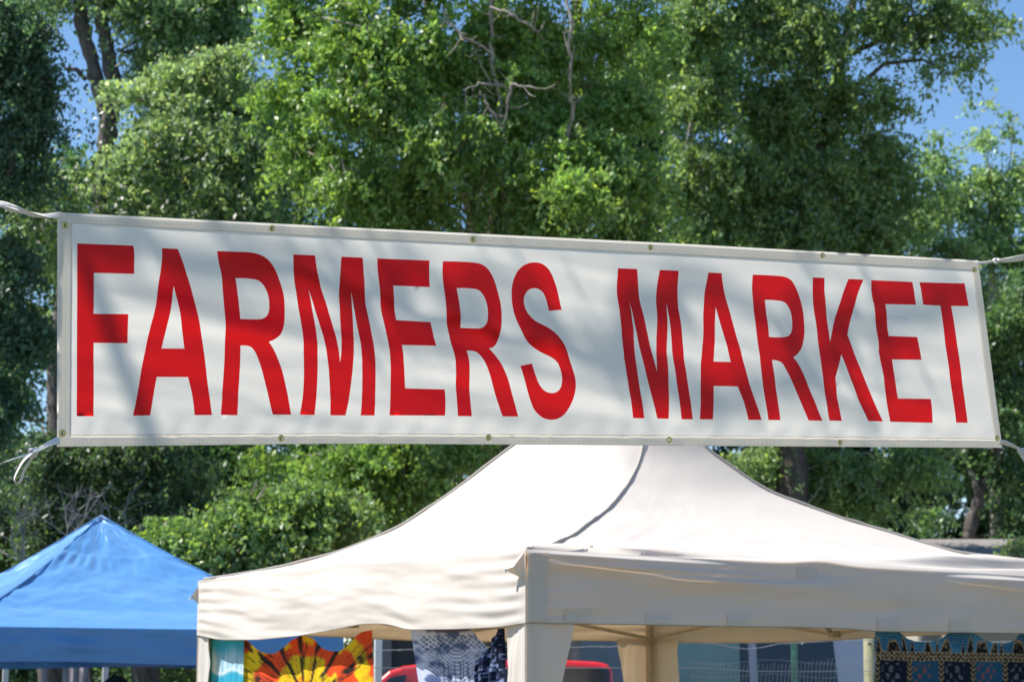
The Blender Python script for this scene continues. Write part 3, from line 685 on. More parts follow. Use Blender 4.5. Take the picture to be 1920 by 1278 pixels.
# ============================================================ BLUE TENT
QC = np.array([-3.87, 15.5]); QR = QC + [2.60, 1.35]; QL = QC + [-1.35, 2.60]; QB = QC + [1.25, 3.95]; QP = (QR + QL) / 2
bt = empty('canopy_tent', (QP[0], QP[1], 0)); tag(bt, 'bright blue peaked canopy tent left of the cream tent', 'tent')
ZE, ZV, ZP = 2.065, 1.815, 2.985
def bpanel(a, b, seed):
    U, T_ = np.meshgrid(np.linspace(0, 1, 101), np.linspace(0, 1, 71), indexing='ij')
    A_ = a[None, None] * (1 - U)[..., None] + b[None, None] * U[..., None]
    P = np.zeros(U.shape + (3,)); P[..., :2] = A_ * (1 - T_)[..., None] + QP * T_[..., None]
    P[..., 2] = ZE + (ZP - ZE) * T_ - .06 * np.sin(T_ * math.pi) - .05 * 4 * U * (1 - U) * np.sin(T_ * math.pi) * .8
    P[..., 2] += .03 * np.clip((T_ - .93) / .07, 0, 1) * -1 * .6
    P[..., 2] += (fbm(U * 6 + seed, T_ * 9, seed, 3) - .45) * .06 * np.sin(T_ * math.pi) ** .7
    P[..., 2] += (fbm(U * 22 + T_ * 9, T_ * 26 - U * 12, seed + 4, 3) - .45) * .012 * np.clip(T_ * 8, 0, 1)
    P[..., 2] += (fbm(U * 4 - T_ * 6 + seed, T_ * 30 + U * 18, seed + 2, 2) - .4) * .016 * np.clip(1.3 - 3 * np.minimum(U, 1 - U), 0, 1) * np.clip(T_ * 8, 0, 1) * np.clip((1 - T_) * 6, 0, 1)
    # gathered puckers under the cap seam
    P[..., 2] += .010 * np.sin(U * 75 + 9 * T_) * np.exp(-((T_ - .66) / .05) ** 2) * np.clip(1 - U * 1.6, 0, 1)
    P[..., 2] += .008 * np.exp(-((T_ - .70) / .008) ** 2)
    mesh('roof_panel', P.reshape(-1, 3), gridfaces(101, 71), M['blue'], bt)
    U, W = np.meshgrid(np.linspace(0, 1, 101), np.linspace(0, 1, 14), indexing='ij')
    d = b - a; o = np.array([d[1], -d[0]]); o /= np.linalg.norm(o)
    if np.dot(o, (a + b) / 2 - QP) < 0: o = -o
    off = .02 * np.sin(W * 2) + (fbm(U * 7 + seed, W * 2, seed + 6, 3) - .45) * .05
    off *= np.clip(np.minimum(U, 1 - U) * 20, 0, 1)
    P = np.stack([a[0] + d[0] * U + o[0] * off, a[1] + d[1] * U + o[1] * off, ZE + (ZV - ZE) * W + 0 * U + .012 * np.sin(U * 7) * W], -1)
    mesh('valance', P.reshape(-1, 3), gridfaces(101, 14), M['blue'], bt)
    mb = MB(); q = np.linspace(0, 1, 30)[:, None]
    PP_ = np.concatenate([a * (1 - q) + QP * q, ZE + (ZP - ZE) * q - .06 * np.sin(q * math.pi) + .004], 1)
    mb.tube(list(PP_), .006, 5); mb.build('hip_seam', M['blue'], bt, smooth=True)
for a, b, sd_ in ((QC, QR, 1), (QL, QC, 4), (QB, QL, 6), (QR, QB, 8)): bpanel(a, b, sd_)
for c_ in (QC, QR, QL, QB):
    p = c_ + (QP - c_) / np.linalg.norm(QP - c_) * .2
    mb = MB(); mb.box((p[0], p[1], 1.02), (.04, .04, 2.04), .48); mb.build('leg', M['whitemetal'], bt)
for px, Yp in ((11, 20.6), (198, 20.8)):   # white poles standing behind the blue tent
    c = at(px, 1250, Yp); mb = MB(); mb.box((c[0], c[1], .95), (.05, .05, 1.9), .3); mb.tube([(c[0], c[1], 0), (c[0], c[1], .02)], .07, 8)
    tag(mb.build('pole', M['whitemetal'], origin=(c[0], c[1], 0)), 'white pole at the left picture edge under the blue tent' if px < 50 else 'white pole between the pink cloth and the brown trunk, under the blue tent', 'pole')
# pink cloth
U, W = np.meshgrid(np.linspace(0, 1, 40), np.linspace(0, 1, 40), indexing='ij')
a = at(119, 1230, 20.4); b = at(166, 1230, 20.4)
P = np.stack([a[0] + (b[0] - a[0]) * (U + W * .3 * U), 20.4 + .015 * np.sin(U * 9 + W), a[2] - W * .9 + 0 * U], -1)
tag(mesh('hanging_cloth', P.reshape(-1, 3), gridfaces(40, 40), M['pink'], origin=tuple(a)), 'pale pink and white cloth hanging under the blue tent', 'hanging cloth')

# ============================================================ things behind the tents
shed = empty('metal_shed', (at(980, 1200, 23)[0], 23, 0)); tag(shed, 'blue-grey metal shed wall behind the red pickup', 'shed')
sm_ = surf('shed_bluegrey', (.27, .31, .35, 1), .6, noise=.06, nscale=3); dk = surf('door_dark', (.055, .055, .07, 1), .6, noise=.1, nscale=3); lg_ = surf('frame_grey', (.25, .24, .28, 1), .6, noise=.1)
x0, x1 = at(716, 1200, 23)[0], at(1262, 1200, 23)[0]
mb = MB(); mb.box(((x0 + x1) / 2, 24.5, 1.3), (x1 - x0, 3, 2.6)); mb.build('wall', sm_, shed)
mb = MB(); mb.box(((x0 + x1) / 2, 24.5, 2.63), (x1 - x0 + .2, 3.2, .06)); mb.build('roof', lg_, shed)
xa, xb = at(735, 1200, 23)[0], at(905, 1200, 23)[0]
mb = MB(); mb.box(((xa + xb) / 2, 22.98, 1.1), (xb - xa, .04, 2.2)); dr = mb.build('door', dk, shed)
mb = MB(); mb.box((xa + .03, 22.94, 1.05), (.02, .03, .14)); mb.build('handle', M['steel'], dr)
xc, xd = at(717, 1200, 22.9)[0], at(734, 1200, 22.9)[0]
mb = MB(); mb.box(((xc + xd) / 2, 22.95, 1.12), (xd - xc, .08, 2.24)); mb.build('door_frame', lg_, shed)
xp = at(709, 1230, 16)[0]; mb = MB(); mb.box((xp, 16, 1.0), (.05, .05, 2.0), .2); mb.box((xp, 16, 2.01), (.07, .07, .02), .2)
tag(mb.build('post', M['whitemetal'], origin=(xp, 16, 0)), 'white square post between the orange tapestry and the grey shed door', 'post')
# teal shed
ts = empty('teal_shed', (at(1320, 1200, 19.6)[0], 19.6, 0)); tag(ts, 'teal painted shed wall seen through the wire fence', 'shed')
tm = surf('teal_paint', (.12, .32, .30, 1), .5, noise=.12, nscale=2.5)
x0, x1 = at(1262, 1200, 19.6)[0], at(1386, 1200, 19.6)[0]
mb = MB(); mb.box(((x0 + x1) / 2, 20.0, 1.25), (x1 - x0, .8, 2.5)); mb.build('wall', tm, ts)
mb = MB(); mb.box(((x0 + x1) / 2, 20.0, 2.53), (x1 - x0 + .06, .9, .05)); mb.build('roof', lg_, ts)
# van, side on, behind the fence
vY = 20.5; X = lambda px: at(px, 1230, vY)[0]
van = empty('van', (X(1500), vY + .9, 0)); tag(van, 'pale blue-grey van with dark side windows behind the wire fence', 'van')
vp = surf('van_paint', (.46, .49, .55, 1), .35, coat=.4, noise=.03); gl = surf('dark_glass', (.008, .010, .012, 1), .08, spec=.8); ty = surf('tyre', (.02, .02, .02, 1), .85)
def slab(prof, y0, y1, tumble=0.0):
    n_ = len(prof); V = [(x, y0 + (tumble * max(0, z - 1.0)), z) for x, z in prof] + [(x, y1 - (tumble * max(0, z - 1.0)), z) for x, z in prof]
    Fs = [tuple(range(n_)), tuple(range(n_, 2 * n_))[::-1]] + [(i, i + n_, (i + 1) % n_ + n_, (i + 1) % n_) for i in range(n_)]
    return V, Fs
def wheel(mbp, x, y, r=.34):
    m_ = MB(); m_.tube([(x, y - .11, r), (x, y - .09, r), (x, y + .09, r), (x, y + .11, r)], [r * .9, r, r, r * .9], 24); wl = m_.build('wheel', ty, mbp, smooth=False)
    m_ = MB(); m_.tube([(x, y - .125, r), (x, y + .125, r)], r * .6, 16); m_.build('rim', M['whitemetal'], wl)
xl, xr = X(1375), X(1640)
V, Fs = slab([(X(1380), .35), (xr + 1.6, .35), (xr + 1.65, .95), (xr + .55, 1.2), (X(1600), 2.28), (X(1580), 2.36), (X(1388), 2.36), (X(1378), 1.2)], vY, vY + 1.8, .12)
mesh('body', V, Fs, vp, van, smooth=False)
for pa, pb, pc_, pd in ((1421, 1564, 1424, 1580), (1388, 1405, 1386, 1409)):
    yy = lambda z: vY + .12 * (z - 1) - .006
    V = [(X(pa), yy(2.22), 2.22), (X(pb), yy(2.22), 2.22), (X(pd), yy(1.25), 1.25), (X(pc_), yy(1.25), 1.25)]
    V += [(x, y + .004, z) for x, y, z in V]
    mesh('window', V, [(0, 3, 2, 1), (4, 5, 6, 7), (0, 1, 5, 4), (1, 2, 6, 5), (2, 3, 7, 6), (3, 0, 4, 7)], gl, van, smooth=False)
for x in (xl + .5, xr + .9):
    for y in (vY + .1, vY + 1.7): wheel(van, x, y)
# red pickup
tY = 17.2; X = lambda px: at(px, 1250, tY)[0]
tr = empty('pickup_truck', (X(930), tY + .8, 0)); tag(tr, 'red pickup truck cab with dark windows, behind the cream tent', 'pickup')
rp = surf('red_paint', (.62, .02, .025, 1), .25, coat=.8, noise=.02)
zr = 1.6 + 64 * tY / F
z2 = lambda py: at(900, py, tY)[2]
prof = [(X(700), .75), (X(690), 1.35), (X(702), z2(1290)), (X(712), z2(1270)), (X(728), z2(1256)), (X(755), z2(1247)), (X(790), z2(1243)), (X(900), z2(1237)), (X(1060), z2(1236)), (X(1120), z2(1239)), (X(1143), z2(1244)), (X(1150), z2(1256)), (X(1155), 1.2), (X(1158), .75)]
prof += [(X(1158) , .45), (X(700), .45)]
V, Fs = slab(prof, tY, tY + 1.55, .13)
cabo = mesh('cab', V, Fs, rp, tr, smooth=False)
bv = cabo.modifiers.new('bevel', 'BEVEL'); bv.width = .035; bv.segments = 3; bv.limit_method = 'ANGLE'; bv.angle_limit = R(40)
def win(pts):
    V = [(X(p[0]), tY + .13 * (z2(p[1]) - 1) - .008, z2(p[1])) for p in pts] + [(X(p[0]), tY + .13 * (z2(p[1]) - 1) + .004, z2(p[1])) for p in pts]
    n_ = len(pts); mesh('window', V, [tuple(range(n_)), tuple(range(n_, 2 * n_))[::-1]] + [(i, (i + 1) % n_, (i + 1) % n_ + n_, i + n_) for i in range(n_)], gl, tr, smooth=False)
win([(716, 1292), (727, 1272), (742, 1266), (761, 1264), (757, 1280), (752, 1380), (712, 1380)])
win([(790, 1262), (1000, 1250), (1000, 1380), (780, 1380)])
win([(1010, 1249), (1136, 1250), (1144, 1256), (1146, 1380), (1010, 1380)])
mb = MB(); mb.box((X(700) - .55, tY + .78, .8), (1.15, 1.7, .62)); mb.build('bonnet', rp, tr)
mb = MB(); mb.box((X(1158) + .85, tY + .78, .78), (1.7, 1.7, .6)); mb.build('cargo_bed', rp, tr)
for x in (X(700) - .5, X(1158) + .9):
    for y in (tY - .02, tY + 1.58): wheel(tr, x, y)
# wire fence
fY = 15.5; fz = lambda py: at(960, py, fY)[2]; FX = lambda px: at(px, 1230, fY)[0]
fence = empty('wire_fence', (FX(1400), fY, 0)); tag(fence, 'barbed and woven wire fence on green steel posts behind the cream tent', 'fence')
wire = surf('galvanised_wire', (.55, .56, .58, 1), .4, metal=.6); gp = surf('green_post', (.16, .33, .24, 1), .6, noise=.2, nscale=12); wd = surf('weathered_wood', (.17, .21, .12, 1), .9, col2=(.30, .26, .16, 1), nscale=4, stretch=(4, 4, .5), bump=.5)
def wpx(pts, r, name='wire', barbs=False):
    mb = MB(); P = [(FX(x), fY, fz(y)) for x, y in pts]
    mb.tube(P, r, 5)
    if barbs:
        rg = random.Random(4)
        for i in range(len(P) - 1):
            a, b = np.array(P[i]), np.array(P[i + 1]); k = max(1, int(np.linalg.norm(b - a) / .11))
            for j in range(k):
                c = a + (b - a) * (j + .5) / k; v = np.array([rg.uniform(-1, 1), rg.uniform(-1, 1), rg.uniform(-1, 1)]) * .012
                mb.tube([c - v, c + v], .0013, 4)
    mb.build(name, wire, fence)
top_ = [(600, 1222), (800, 1216), (940, 1212), (1075, 1213), (1110, 1211), (1145, 1212), (1200, 1204), (1255, 1204), (1300, 1204), (1340, 1206), (1375, 1213), (1400, 1216), (1430, 1213), (1460, 1206), (1490, 1205), (1520, 1203), (1570, 1200), (1630, 1199), (1800, 1204), (2000, 1200)]
wpx(top_, .0026, 'barbed_wire', True)
wpx([(600, 1250), (900, 1252), (1255, 1251), (1330, 1252), (1400, 1257), (1500, 1258), (1600, 1257), (1640, 1258), (2000, 1256)], .0028)
mb = MB(); rg = random.Random(8)
for k in range(95):
    x = 1300 + k * 7.2; dx = rg.uniform(4, 8); y0 = 1238 + rg.uniform(-3, 3) + 6 * math.sin(k * .1)
    mb.tube([(FX(x - dx), fY + .01, fz(1310)), (FX(x), fY + .01, fz(y0 + 8)), (FX(x + 2), fY + .01, fz(y0))], .0014, 4)
for y in (1240, 1266, 1290): mb.tube([(FX(1290 + i * 20), fY + .012, fz(y + 4 * math.sin(i * .6))) for i in range(36)], .0015, 4)
mb.build('woven_mesh', wire, fence)
for px, yt in ((1265, 1196), (1490, 1192), (1045, 1196), (830, 1196)):
    mb = MB(); x = FX(px); mb.box((x, fY + .02, fz(yt) / 2), (.045, .006, fz(yt))); mb.box((x, fY + .04, fz(yt) / 2), (.006, .035, fz(yt)))
    for k in range(26): mb.box((x, fY + .012, .2 + k * .067), (.012, .012, .02))
    mb.build('post', gp, fence)
mb = MB(); x = FX(1631); mb.tube([(x, fY + .06, 0), (x, fY + .06, 1.0), (x + .005, fY + .06, 2.05)], [.045, .042, .038], 10); tag(mb.build('wooden_post', wd, origin=(x, fY + .06, 0), smooth=True), 'weathered wooden post beside the blue batik cloth', 'post')
# house roof on the right
hY = 23.5; hs = empty('house', (at(1850, 1000, hY)[0], hY + 3, 0)); tag(hs, 'low house with a grey-beige shingle roof at the right edge', 'house')
rfm = surf('shingle', (.17, .155, .14, 1), .9, col2=(.25, .23, .21, 1), nscale=14, stretch=(1, 1, 6), bump=.5, bscale=30)
ra, rb = at(1722, 1012, hY + 3), at(2400, 1000, hY + 3); ez = at(1722, 1075, hY)[2]; xL, xR = at(1712, 1075, hY)[0], rb[0]
zr_ = at(1800, 1010, hY + 3)[2]
V = [(xL, hY - .5, ez - .25), (xR, hY - .5, ez - .25), (xR, hY + 3, zr_), (ra[0] + .02, hY + 3, zr_), (xL, hY + 6.5, ez - .25), (xR, hY + 6.5, ez - .25)]
V2 = [(a, b, c - .15) for a, b, c in V]
mesh('roof', V + V2, [(0, 1, 2, 3), (3, 2, 5, 4), (6, 9, 8, 7), (9, 10, 11, 8), (0, 6, 7, 1), (4, 5, 11, 10), (0, 3, 9, 6), (3, 4, 10, 9), (1, 7, 8, 2), (2, 8, 11, 5)], rfm, hs, smooth=False)
mb = MB(); mb.box(((xL + xR) / 2 + .2, hY + 3, (ez - .42) / 2), (xR - xL - .6, 6, ez - .42)); mb.build('wall', surf('house_wall', (.4, .36, .3, 1), .9, noise=.05), hs)

# ============================================================ TREES
rngs = np.random.default_rng(7)
def leaves(P, size, rng, flat=.35):
    n_ = len(P)
    L_ = size * rng.uniform(.7, 1.25, n_)[:, None]
    a = rng.normal(size=(n_, 3)); a[:, 2] -= .9; a /= np.linalg.norm(a, axis=1)[:, None]
    b = rng.normal(size=(n_, 3)); b -= (b * a).sum(1)[:, None] * a; b /= np.linalg.norm(b, axis=1)[:, None]
    nrm = np.cross(a, b)
    V = np.stack([P - a * L_ * .55, P - a * L_ * .1 + b * L_ * .27 + nrm * L_ * .07, P + a * L_ * .55, P - a * L_ * .1 - b * L_ * .27 + nrm * L_ * .07], 1).reshape(-1, 3)
    return V, np.arange(n_ * 4).reshape(-1, 4)
def tree(name, label, trunk_lines, blobs, Y, ncl, per, size, col, bark, seed, group=None, sig=.17, var=.3, twig=.35, cat='tree', yellow=.25, gaps=0.0):
    """blobs (px, py, r_px, dY) give the crown's masses; clusters of leaves fill them"""
    rng = np.random.default_rng(seed)
    size *= 1.02; per *= 1.42; col = [c * m_ for c, m_ in zip(col, (2.75, 2.75, 3.3))]; sig *= .85; ncl = int(ncl * 1.15)
    base = trunk_lines[0][0]
    b0 = at(base[0], 1300, Y + (base[2] if len(base) > 2 else 0)); org = (b0[0], b0[1], 0)
    t = empty(name, org); tag(t, label, cat, group)
    mb = MB(); allp = []
    for line in trunk_lines:
        pts = [at(p[0], p[1], Y + p[2]) for p in line]; rad = [p[3] for p in line]
        if line is trunk_lines[0]: pts = [np.array([pts[0][0], pts[0][1], -.1])] + pts; rad = [rad[0] * 1.15] + rad
        fp = []; fr = []
        rad = [x_ * (.62 if rad[0] > .15 else .8) for x_ in rad]
        for i in range(len(pts) - 1):
            for k in range(5):
                q = k / 5; fp.append(pts[i] * (1 - q) + pts[i + 1] * q + rng.normal(size=3) * rad[i] * .12); fr.append((rad[i] * (1 - q) + rad[i + 1] * q) * (1 + .08 * rng.normal()))
        fp.append(pts[-1]); fr.append(rad[-1]); mb.tube(fp, fr, 9); allp += fp
    mb.build('trunk', M[bark], t, smooth=True)
    allp = np.array(allp)
    B_ = np.array([np.append(at(b[0], b[1], Y + b[3]), max(b[2] * .35, b[2] - sig * 1.1 * F / Y) / F * (Y + b[3])) for b in blobs])
    wgt = np.array([b[2] ** 2.0 * (b[4] if len(b) > 4 else 1) for b in blobs], float); wgt /= wgt.sum()
    # every mass breaks up into boughs of very different sizes with hollows between them
    SB = []; SW = []; SI = []
    for i in range(len(B_)):
        k_ = max(4, int(5 + 9 * (B_[i, 3] / .6)))
        for _ in range(k_):
            d = rng.normal(size=3); d /= np.linalg.norm(d); fr_ = rng.uniform(.18, .48)
            c_ = B_[i, :3] + d * B_[i, 3] * rng.uniform(.25, 1.0) * (1.15 - fr_ * .5)
            SB.append(np.append(c_, max(.12, fr_ * B_[i, 3]))); SW.append(wgt[i] / k_ * rng.uniform(.4, 1.6) * (fr_ / .33) ** 1.5); SI.append(i)
    SB = np.array(SB); SW = np.array(SW) / sum(SW); SI = np.array(SI)
    si = rng.choice(len(SB), ncl, p=SW); idx = SI[si]
    d = rng.normal(size=(ncl, 3)); d /= np.linalg.norm(d, axis=1)[:, None]; rr = rng.uniform(0, 1, ncl) ** .5
    Cc = SB[si, :3] + d * (rr * SB[si, 3])[:, None]
    br = MB()
    for i in range(len(B_)):
        j = np.argmin(((allp - B_[i, :3]) ** 2).sum(1) + np.where(allp[:, 2] > B_[i, 2], 3, 0)); a = allp[j]; c = B_[i, :3]; mid = (a + c) / 2 + rng.normal(size=3) * .2 + [0, 0, .15]
        k0 = min(1.0, B_[i, 3] / .6); qs = np.linspace(0, 1, 8)[:, None]; cv = a * (1 - qs) ** 2 + 2 * (mid + [0, 0, .1]) * qs * (1 - qs) + c * qs ** 2 + rng.normal(size=(8, 3)) * .018; br.tube(list(cv), list(np.linspace(.026, .006, 8) * k0), 5)
    for i in range(int(ncl * twig * .7)):
        a = B_[idx[i], :3] + rng.normal(size=3) * .15 * B_[idx[i], 3]; c = Cc[i]; mid = (a + c) / 2 + rng.normal(size=3) * .12
        br.tube([a, mid, c + (c - a) * .1], [.012, .008, .003], 4, False)
    br.build('branches', M['bark_pale'] if bark != 'bark_dark' else M['bark_mid'], t, smooth=True)
    # each cluster is a drooping spray
    cl_s = rng.uniform(.5, 1.4, ncl) * sig
    k = rng.poisson(per * (cl_s / sig) ** 2) + 3
    ci = np.repeat(np.arange(ncl), k); n_ = len(ci)
    NT_ = 6      # drooping twigs per spray, leaves set close along each
    tw = rng.normal(size=(ncl, NT_, 3)) * [1, 1, .55]; tw /= np.linalg.norm(tw, axis=2)[..., None]; tw *= (cl_s[:, None] * rng.uniform(1.2, 3.0, (ncl, NT_)))[..., None]
    ti = rng.integers(0, NT_, n_); q = rng.uniform(0, 1, n_) ** .75
    dv = tw[ci, ti]; o = dv * q[:, None]; o[:, 2] -= (q ** 2) * np.linalg.norm(dv, axis=1) * .55
    o += rng.normal(size=(n_, 3)) * .030
    P = Cc[ci] + o
    V, Fs = leaves(P, size, rng)
    base_c = np.array(col); ck = rng.normal(size=ncl) * var * .5
    lk = ck[ci] + rng.normal(size=n_) * var * .6
    cols = base_c[None] * np.exp(lk)[:, None]
    yl = (rng.uniform(0, 1, n_) < yellow)[:, None] * rng.uniform(0, 1, n_)[:, None]
    cols = cols * (1 - yl) + cols * np.array([1.55, 1.3, .7]) * yl
    mesh('foliage', V, Fs, M['leaf'], t, smooth=False, cols=np.repeat(np.clip(cols, .004, .5), 4, axis=0))
    return t
GRN = (.062, .104, .028); GRY = (.070, .108, .050); OLV = (.085, .115, .04)
def scatter(x0, x1, y0, y1, r, n_, dy, seed, skip=None):
    rg = random.Random(seed); out = []
    while len(out) < n_:
        x = rg.uniform(x0, x1); y = rg.uniform(y0, y1)
        if skip and skip(x, y): continue
        out.append((x, y, rg.uniform(r * .75, r * 1.25), rg.uniform(-dy, dy)))
    return out
# central big bright cottonwood
bl = [(560,60,110,0),(540,170,80,0),(560,280,90,0),(680,60,120,-.5),(700,200,120,-.6),(640,330,110,-.3),(800,110,120,0),(820,270,120,-.5),(760,380,120,0),
      (930,40,110,.4),(960,190,110,.2),(930,330,120,-.2),(1060,90,120,.3),(1080,230,110,.2),(1060,360,120,-.3),(1180,60,110,.6),(1190,190,100,.4),(1180,330,110,0),
      (600,-80,130,0),(800,-80,140,0),(1000,-90,140,0),(1180,-70,120,.5),(620,460,120,.2),(800,520,140,0),(1000,520,140,.2),(1180,500,130,.2),(700,640,140,.3),(900,690,140,.4),
      (640,850,110,.2),(560,930,80,0),(760,880,110,.3),(480,980,80,.2),(430,1000,70,.1),(880,840,80,.6),(500,870,60,.3)]
tree('cottonwood_tree', 'large bright green cottonwood filling the middle of the picture behind the banner', 
     [[(930,1300,1.2,.32),(935,900,1.2,.28),(925,500,1.0,.22),(950,320,.6,.15),(930,150,.6,.12),(935,-60,.5,.09)],
      [(925,500,1.0,.18),(840,250,.9,.13),(845,150,.9,.1),(800,0,.8,.07)], [(950,300,.6,.1),(1080,120,.8,.08),(1080,0,.8,.06)]],
     bl, 21, 1500, 66, .062, GRN, 'bark_mid', 11, sig=.17, yellow=.35)
# exposed pale limbs inside the central crown are part of a leafless snag
def limb(mb, pts, Y):
    rg = np.random.default_rng(int(pts[-1][0])); P = []; Rd = []
    for a, b in zip(pts[:-1], pts[1:]):
        for k in range(6):
            q = k / 6; P.append(at(a[0] + (b[0] - a[0]) * q + rg.normal() * 2.2, a[1] + (b[1] - a[1]) * q + rg.normal() * 1.6, Y + (a[2] * (1 - q) + b[2] * q) * .72)); Rd.append((a[3] * (1 - q) + b[3] * q) * .5 * (1 + .12 * rg.normal()))
    P.append(at(pts[-1][0], pts[-1][1], Y + pts[-1][2] * .72)); Rd.append(.003)
    mb.tube(P, Rd, 7)
    for i in range(3, len(P) - 1, 2):
        d = rg.normal(size=3) * .13; mb.tube([P[i], P[i] + d * .5, P[i] + d + [0, 0, .05]], [Rd[i] * .4, .005, .002], 4, False)
mb = MB()
limb(mb, [(1085, 1320, 0, .13), (1060, 900, 0, .11), (960, 560, 0, .09), (945, 240, -.1, .055), (925, 120, -.1, .045), (922, 10, -.2, .04), (905, -60, -.2, .03)], 21)
limb(mb, [(945, 245, -.55, .03), (955, 160, -.75, .028), (1010, 168, -.85, .012)], 21)
limb(mb, [(950, 160, -.75, .028), (900, 158, -.85, .022), (870, 170, -2.1, .010)], 21)
limb(mb, [(945, 245, -.55, .03), (915, 200, -.75, .022), (900, 170, -.75, .012)], 21)
limb(mb, [(922, 12, -.55, .032), (960, 30, -.65, .028), (1000, 55, -.65, .02), (1010, 62, -.65, .008)], 21)
limb(mb, [(925, 100, -.55, .03), (870, 70, -.85, .028), (850, 48, -.85, .026), (828, 38, -.85, .014)], 21)
limb(mb, [(1040, 420, .3, .05), (1062, 300, -.1, .045), (1075, 200, -.3, .04), (1070, 170, -.55, .018), (1066, 80, -.75, .034), (1072, 30, -.75, .03), (1060, -40, -.65, .03)], 21)
tag(mb.build('dead_tree', M['bark_pale'], smooth=True, origin=tuple(at(1085, 1300, 21) * [1, 1, 0])), 'bare pale crooked limbs showing through the central green foliage', 'tree')
# right-centre darker cottonwood
bl = [(1290,40,110,0),(1300,180,110,0),(1310,320,110,0),(1420,50,110,0),(1440,190,110,.2),(1420,330,110,0),(1540,60,100,0),(1550,200,110,.3),(1560,330,110,.3),
      (1640,50,80,0),(1650,180,70,.4),(1660,290,80,.3),(1720,60,60,0,.7),(1770,20,60,0,.8),(1830,50,40,0,.55),(1800,110,35,0,.5),(1745,130,35,0,.4),(1870,45,26,0,.4),(1690,360,70,.4,.7),(1770,350,45,.5,.35),(1300,-70,120,0),(1500,-80,130,0),(1700,-60,90,0,.8),(1850,-30,60,0,.5),
      (1300,440,100,0),(1500,430,110,0),(1640,420,90,.3),(1400,560,130,.3),(1600,600,130,.3),(1780,480,70,.3,.8),(1380,900,90,.2),(1460,860,90,.3),(1560,900,80,.4),(1640,930,70,.5),(1700,860,80,.5)]
tree('cottonwood_tree', 'darker olive cottonwood right of centre whose top branch reaches over the blue sky',
     [[(1500,1300,0,.3),(1480,800,.3,.26),(1500,450,.4,.2),(1520,330,.4,.16),(1560,200,.5,.1),(1600,0,.5,.08)], [(1600,100,.4,.05),(1680,60,0,.035),(1740,35,-.2,.03),(1830,30,-.1,.012)], [(1560,200,.5,.05),(1660,120,0,.03),(1730,112,0,.022),(1790,140,0,.008)]],
     bl, 25, 1500, 56, .066, (.060,.094,.036), 'bark_mid', 12, sig=.2, yellow=.3)
# double trunk tree on the left
bl = [(300,20,100,0),(360,110,100,.2),(300,170,70,.3),(420,40,90,.3),(420,190,100,.3),(180,-30,40,.3,.5),(90,-20,50,.3,.6),(380,290,100,.3),(260,-60,110,0),(440,-60,90,0),(120,-60,70,0),(275,110,30,.3,.5),(300,300,80,.3),(440,400,100,.3)]
tree('forked_tree', 'tall tree with a dark forked double trunk against the blue sky at upper left',
     [[(145,1300,0,.2),(190,700,0,.22),(186,400,0,.13),(196,300,0,.15),(206,220,0,.17)], [(202,225,0,.12),(185,165,0,.105),(168,100,0,.1),(152,45,0,.1),(150,20,0,.09),(165,-60,0,.08)], [(210,225,0,.12),(212,160,0,.11),(203,90,0,.1),(190,40,0,.09),(192,-50,0,.08)], [(205,120,-.1,.03),(212,105,-.2,.03),(218,98,-.2,.015)], [(160,150,-.1,.03),(145,132,-.2,.035),(120,128,-.2,.02)]],
     bl, 24, 620, 60, .064, GRY, 'bark_dark', 13, sig=.2, yellow=.15)
# left edge dark tree
bl = [(20,40,100,0),(-30,150,80,0),(50,170,75,0),(10,260,90,0),(70,240,35,0),(70,340,40,.2,.8),(20,90,80,0),(-20,350,80,0),(-30,520,90,0),(20,480,70,.2),(30,620,90,.3),(-20,760,110,.3),(50,70,40,0,.6)]
tree('broadleaf_tree', 'dark blue-green tree at the upper left edge of the picture', [[(-60,1300,0,.22),(-50,700,0,.2),(-30,300,0,.14),(20,60,0,.07)]],
     bl, 20, 620, 64, .052, (.028,.054,.028), 'bark_dark', 14, sig=.15, yellow=.08)
# mid left greyer tree
bl = [(60,380,70,0),(100,340,50,.2,.8),(275,260,60,0),(250,180,45,.2,.6),(335,140,60,.3),(420,120,60,.3),(230,330,50,.1),(425,270,70,.1),(345,205,50,.1),(190,300,35,.3,.5),(480,300,60,.3),(300,250,70,0),(360,260,80,0),(280,350,75,0),(120,400,60,.2),(350,370,90,0),(450,330,80,.2),(470,420,90,.2),(100,470,90,.2),(260,500,120,.4),(400,600,130,.4),(250,720,110,.4),(60,620,60,.5),(230,880,50,.8,.6),(350,900,70,.8)]
tree('cottonwood_tree', 'grey-green cottonwood mass in front of the forked trunk at left, above the banner', [[(268,1300,.7,.11),(320,800,.7,.12),(300,400,.5,.08),(290,300,.3,.04)]],
     bl, 23, 820, 62, .06, (.090,.128,.062), 'bark_dark', 15, sig=.17, yellow=.2)
# right young light tree against the sky
bl = [(1840,260,34,0),(1850,330,50,0),(1760,260,24,0,.7),(1755,310,36,0,.8),(1790,370,60,0),(1880,390,60,0),(1850,450,70,0),(1920,330,50,0,.8),(1900,240,24,0,.5),(1740,420,60,.3),(1920,480,70,0),(1850,200,18,0,.35),(1800,540,80,.3),(1930,600,80,.3),(1905,180,16,0,.3)]
tree('young_tree', 'pale sunlit young tree rising into the blue sky at the right edge', [[(1870,1300,0,.12),(1865,700,0,.1),(1855,400,0,.03),(1850,260,0,.008)], [(1860,460,0,.03),(1790,340,0,.015),(1758,260,0,.006)], [(1862,450,0,.025),(1895,300,0,.010),(1900,220,0,.005)]],
     bl, 30, 560, 36, .066, (.070,.112,.048), 'bark_pale', 16, sig=.19, yellow=.3, var=.35)
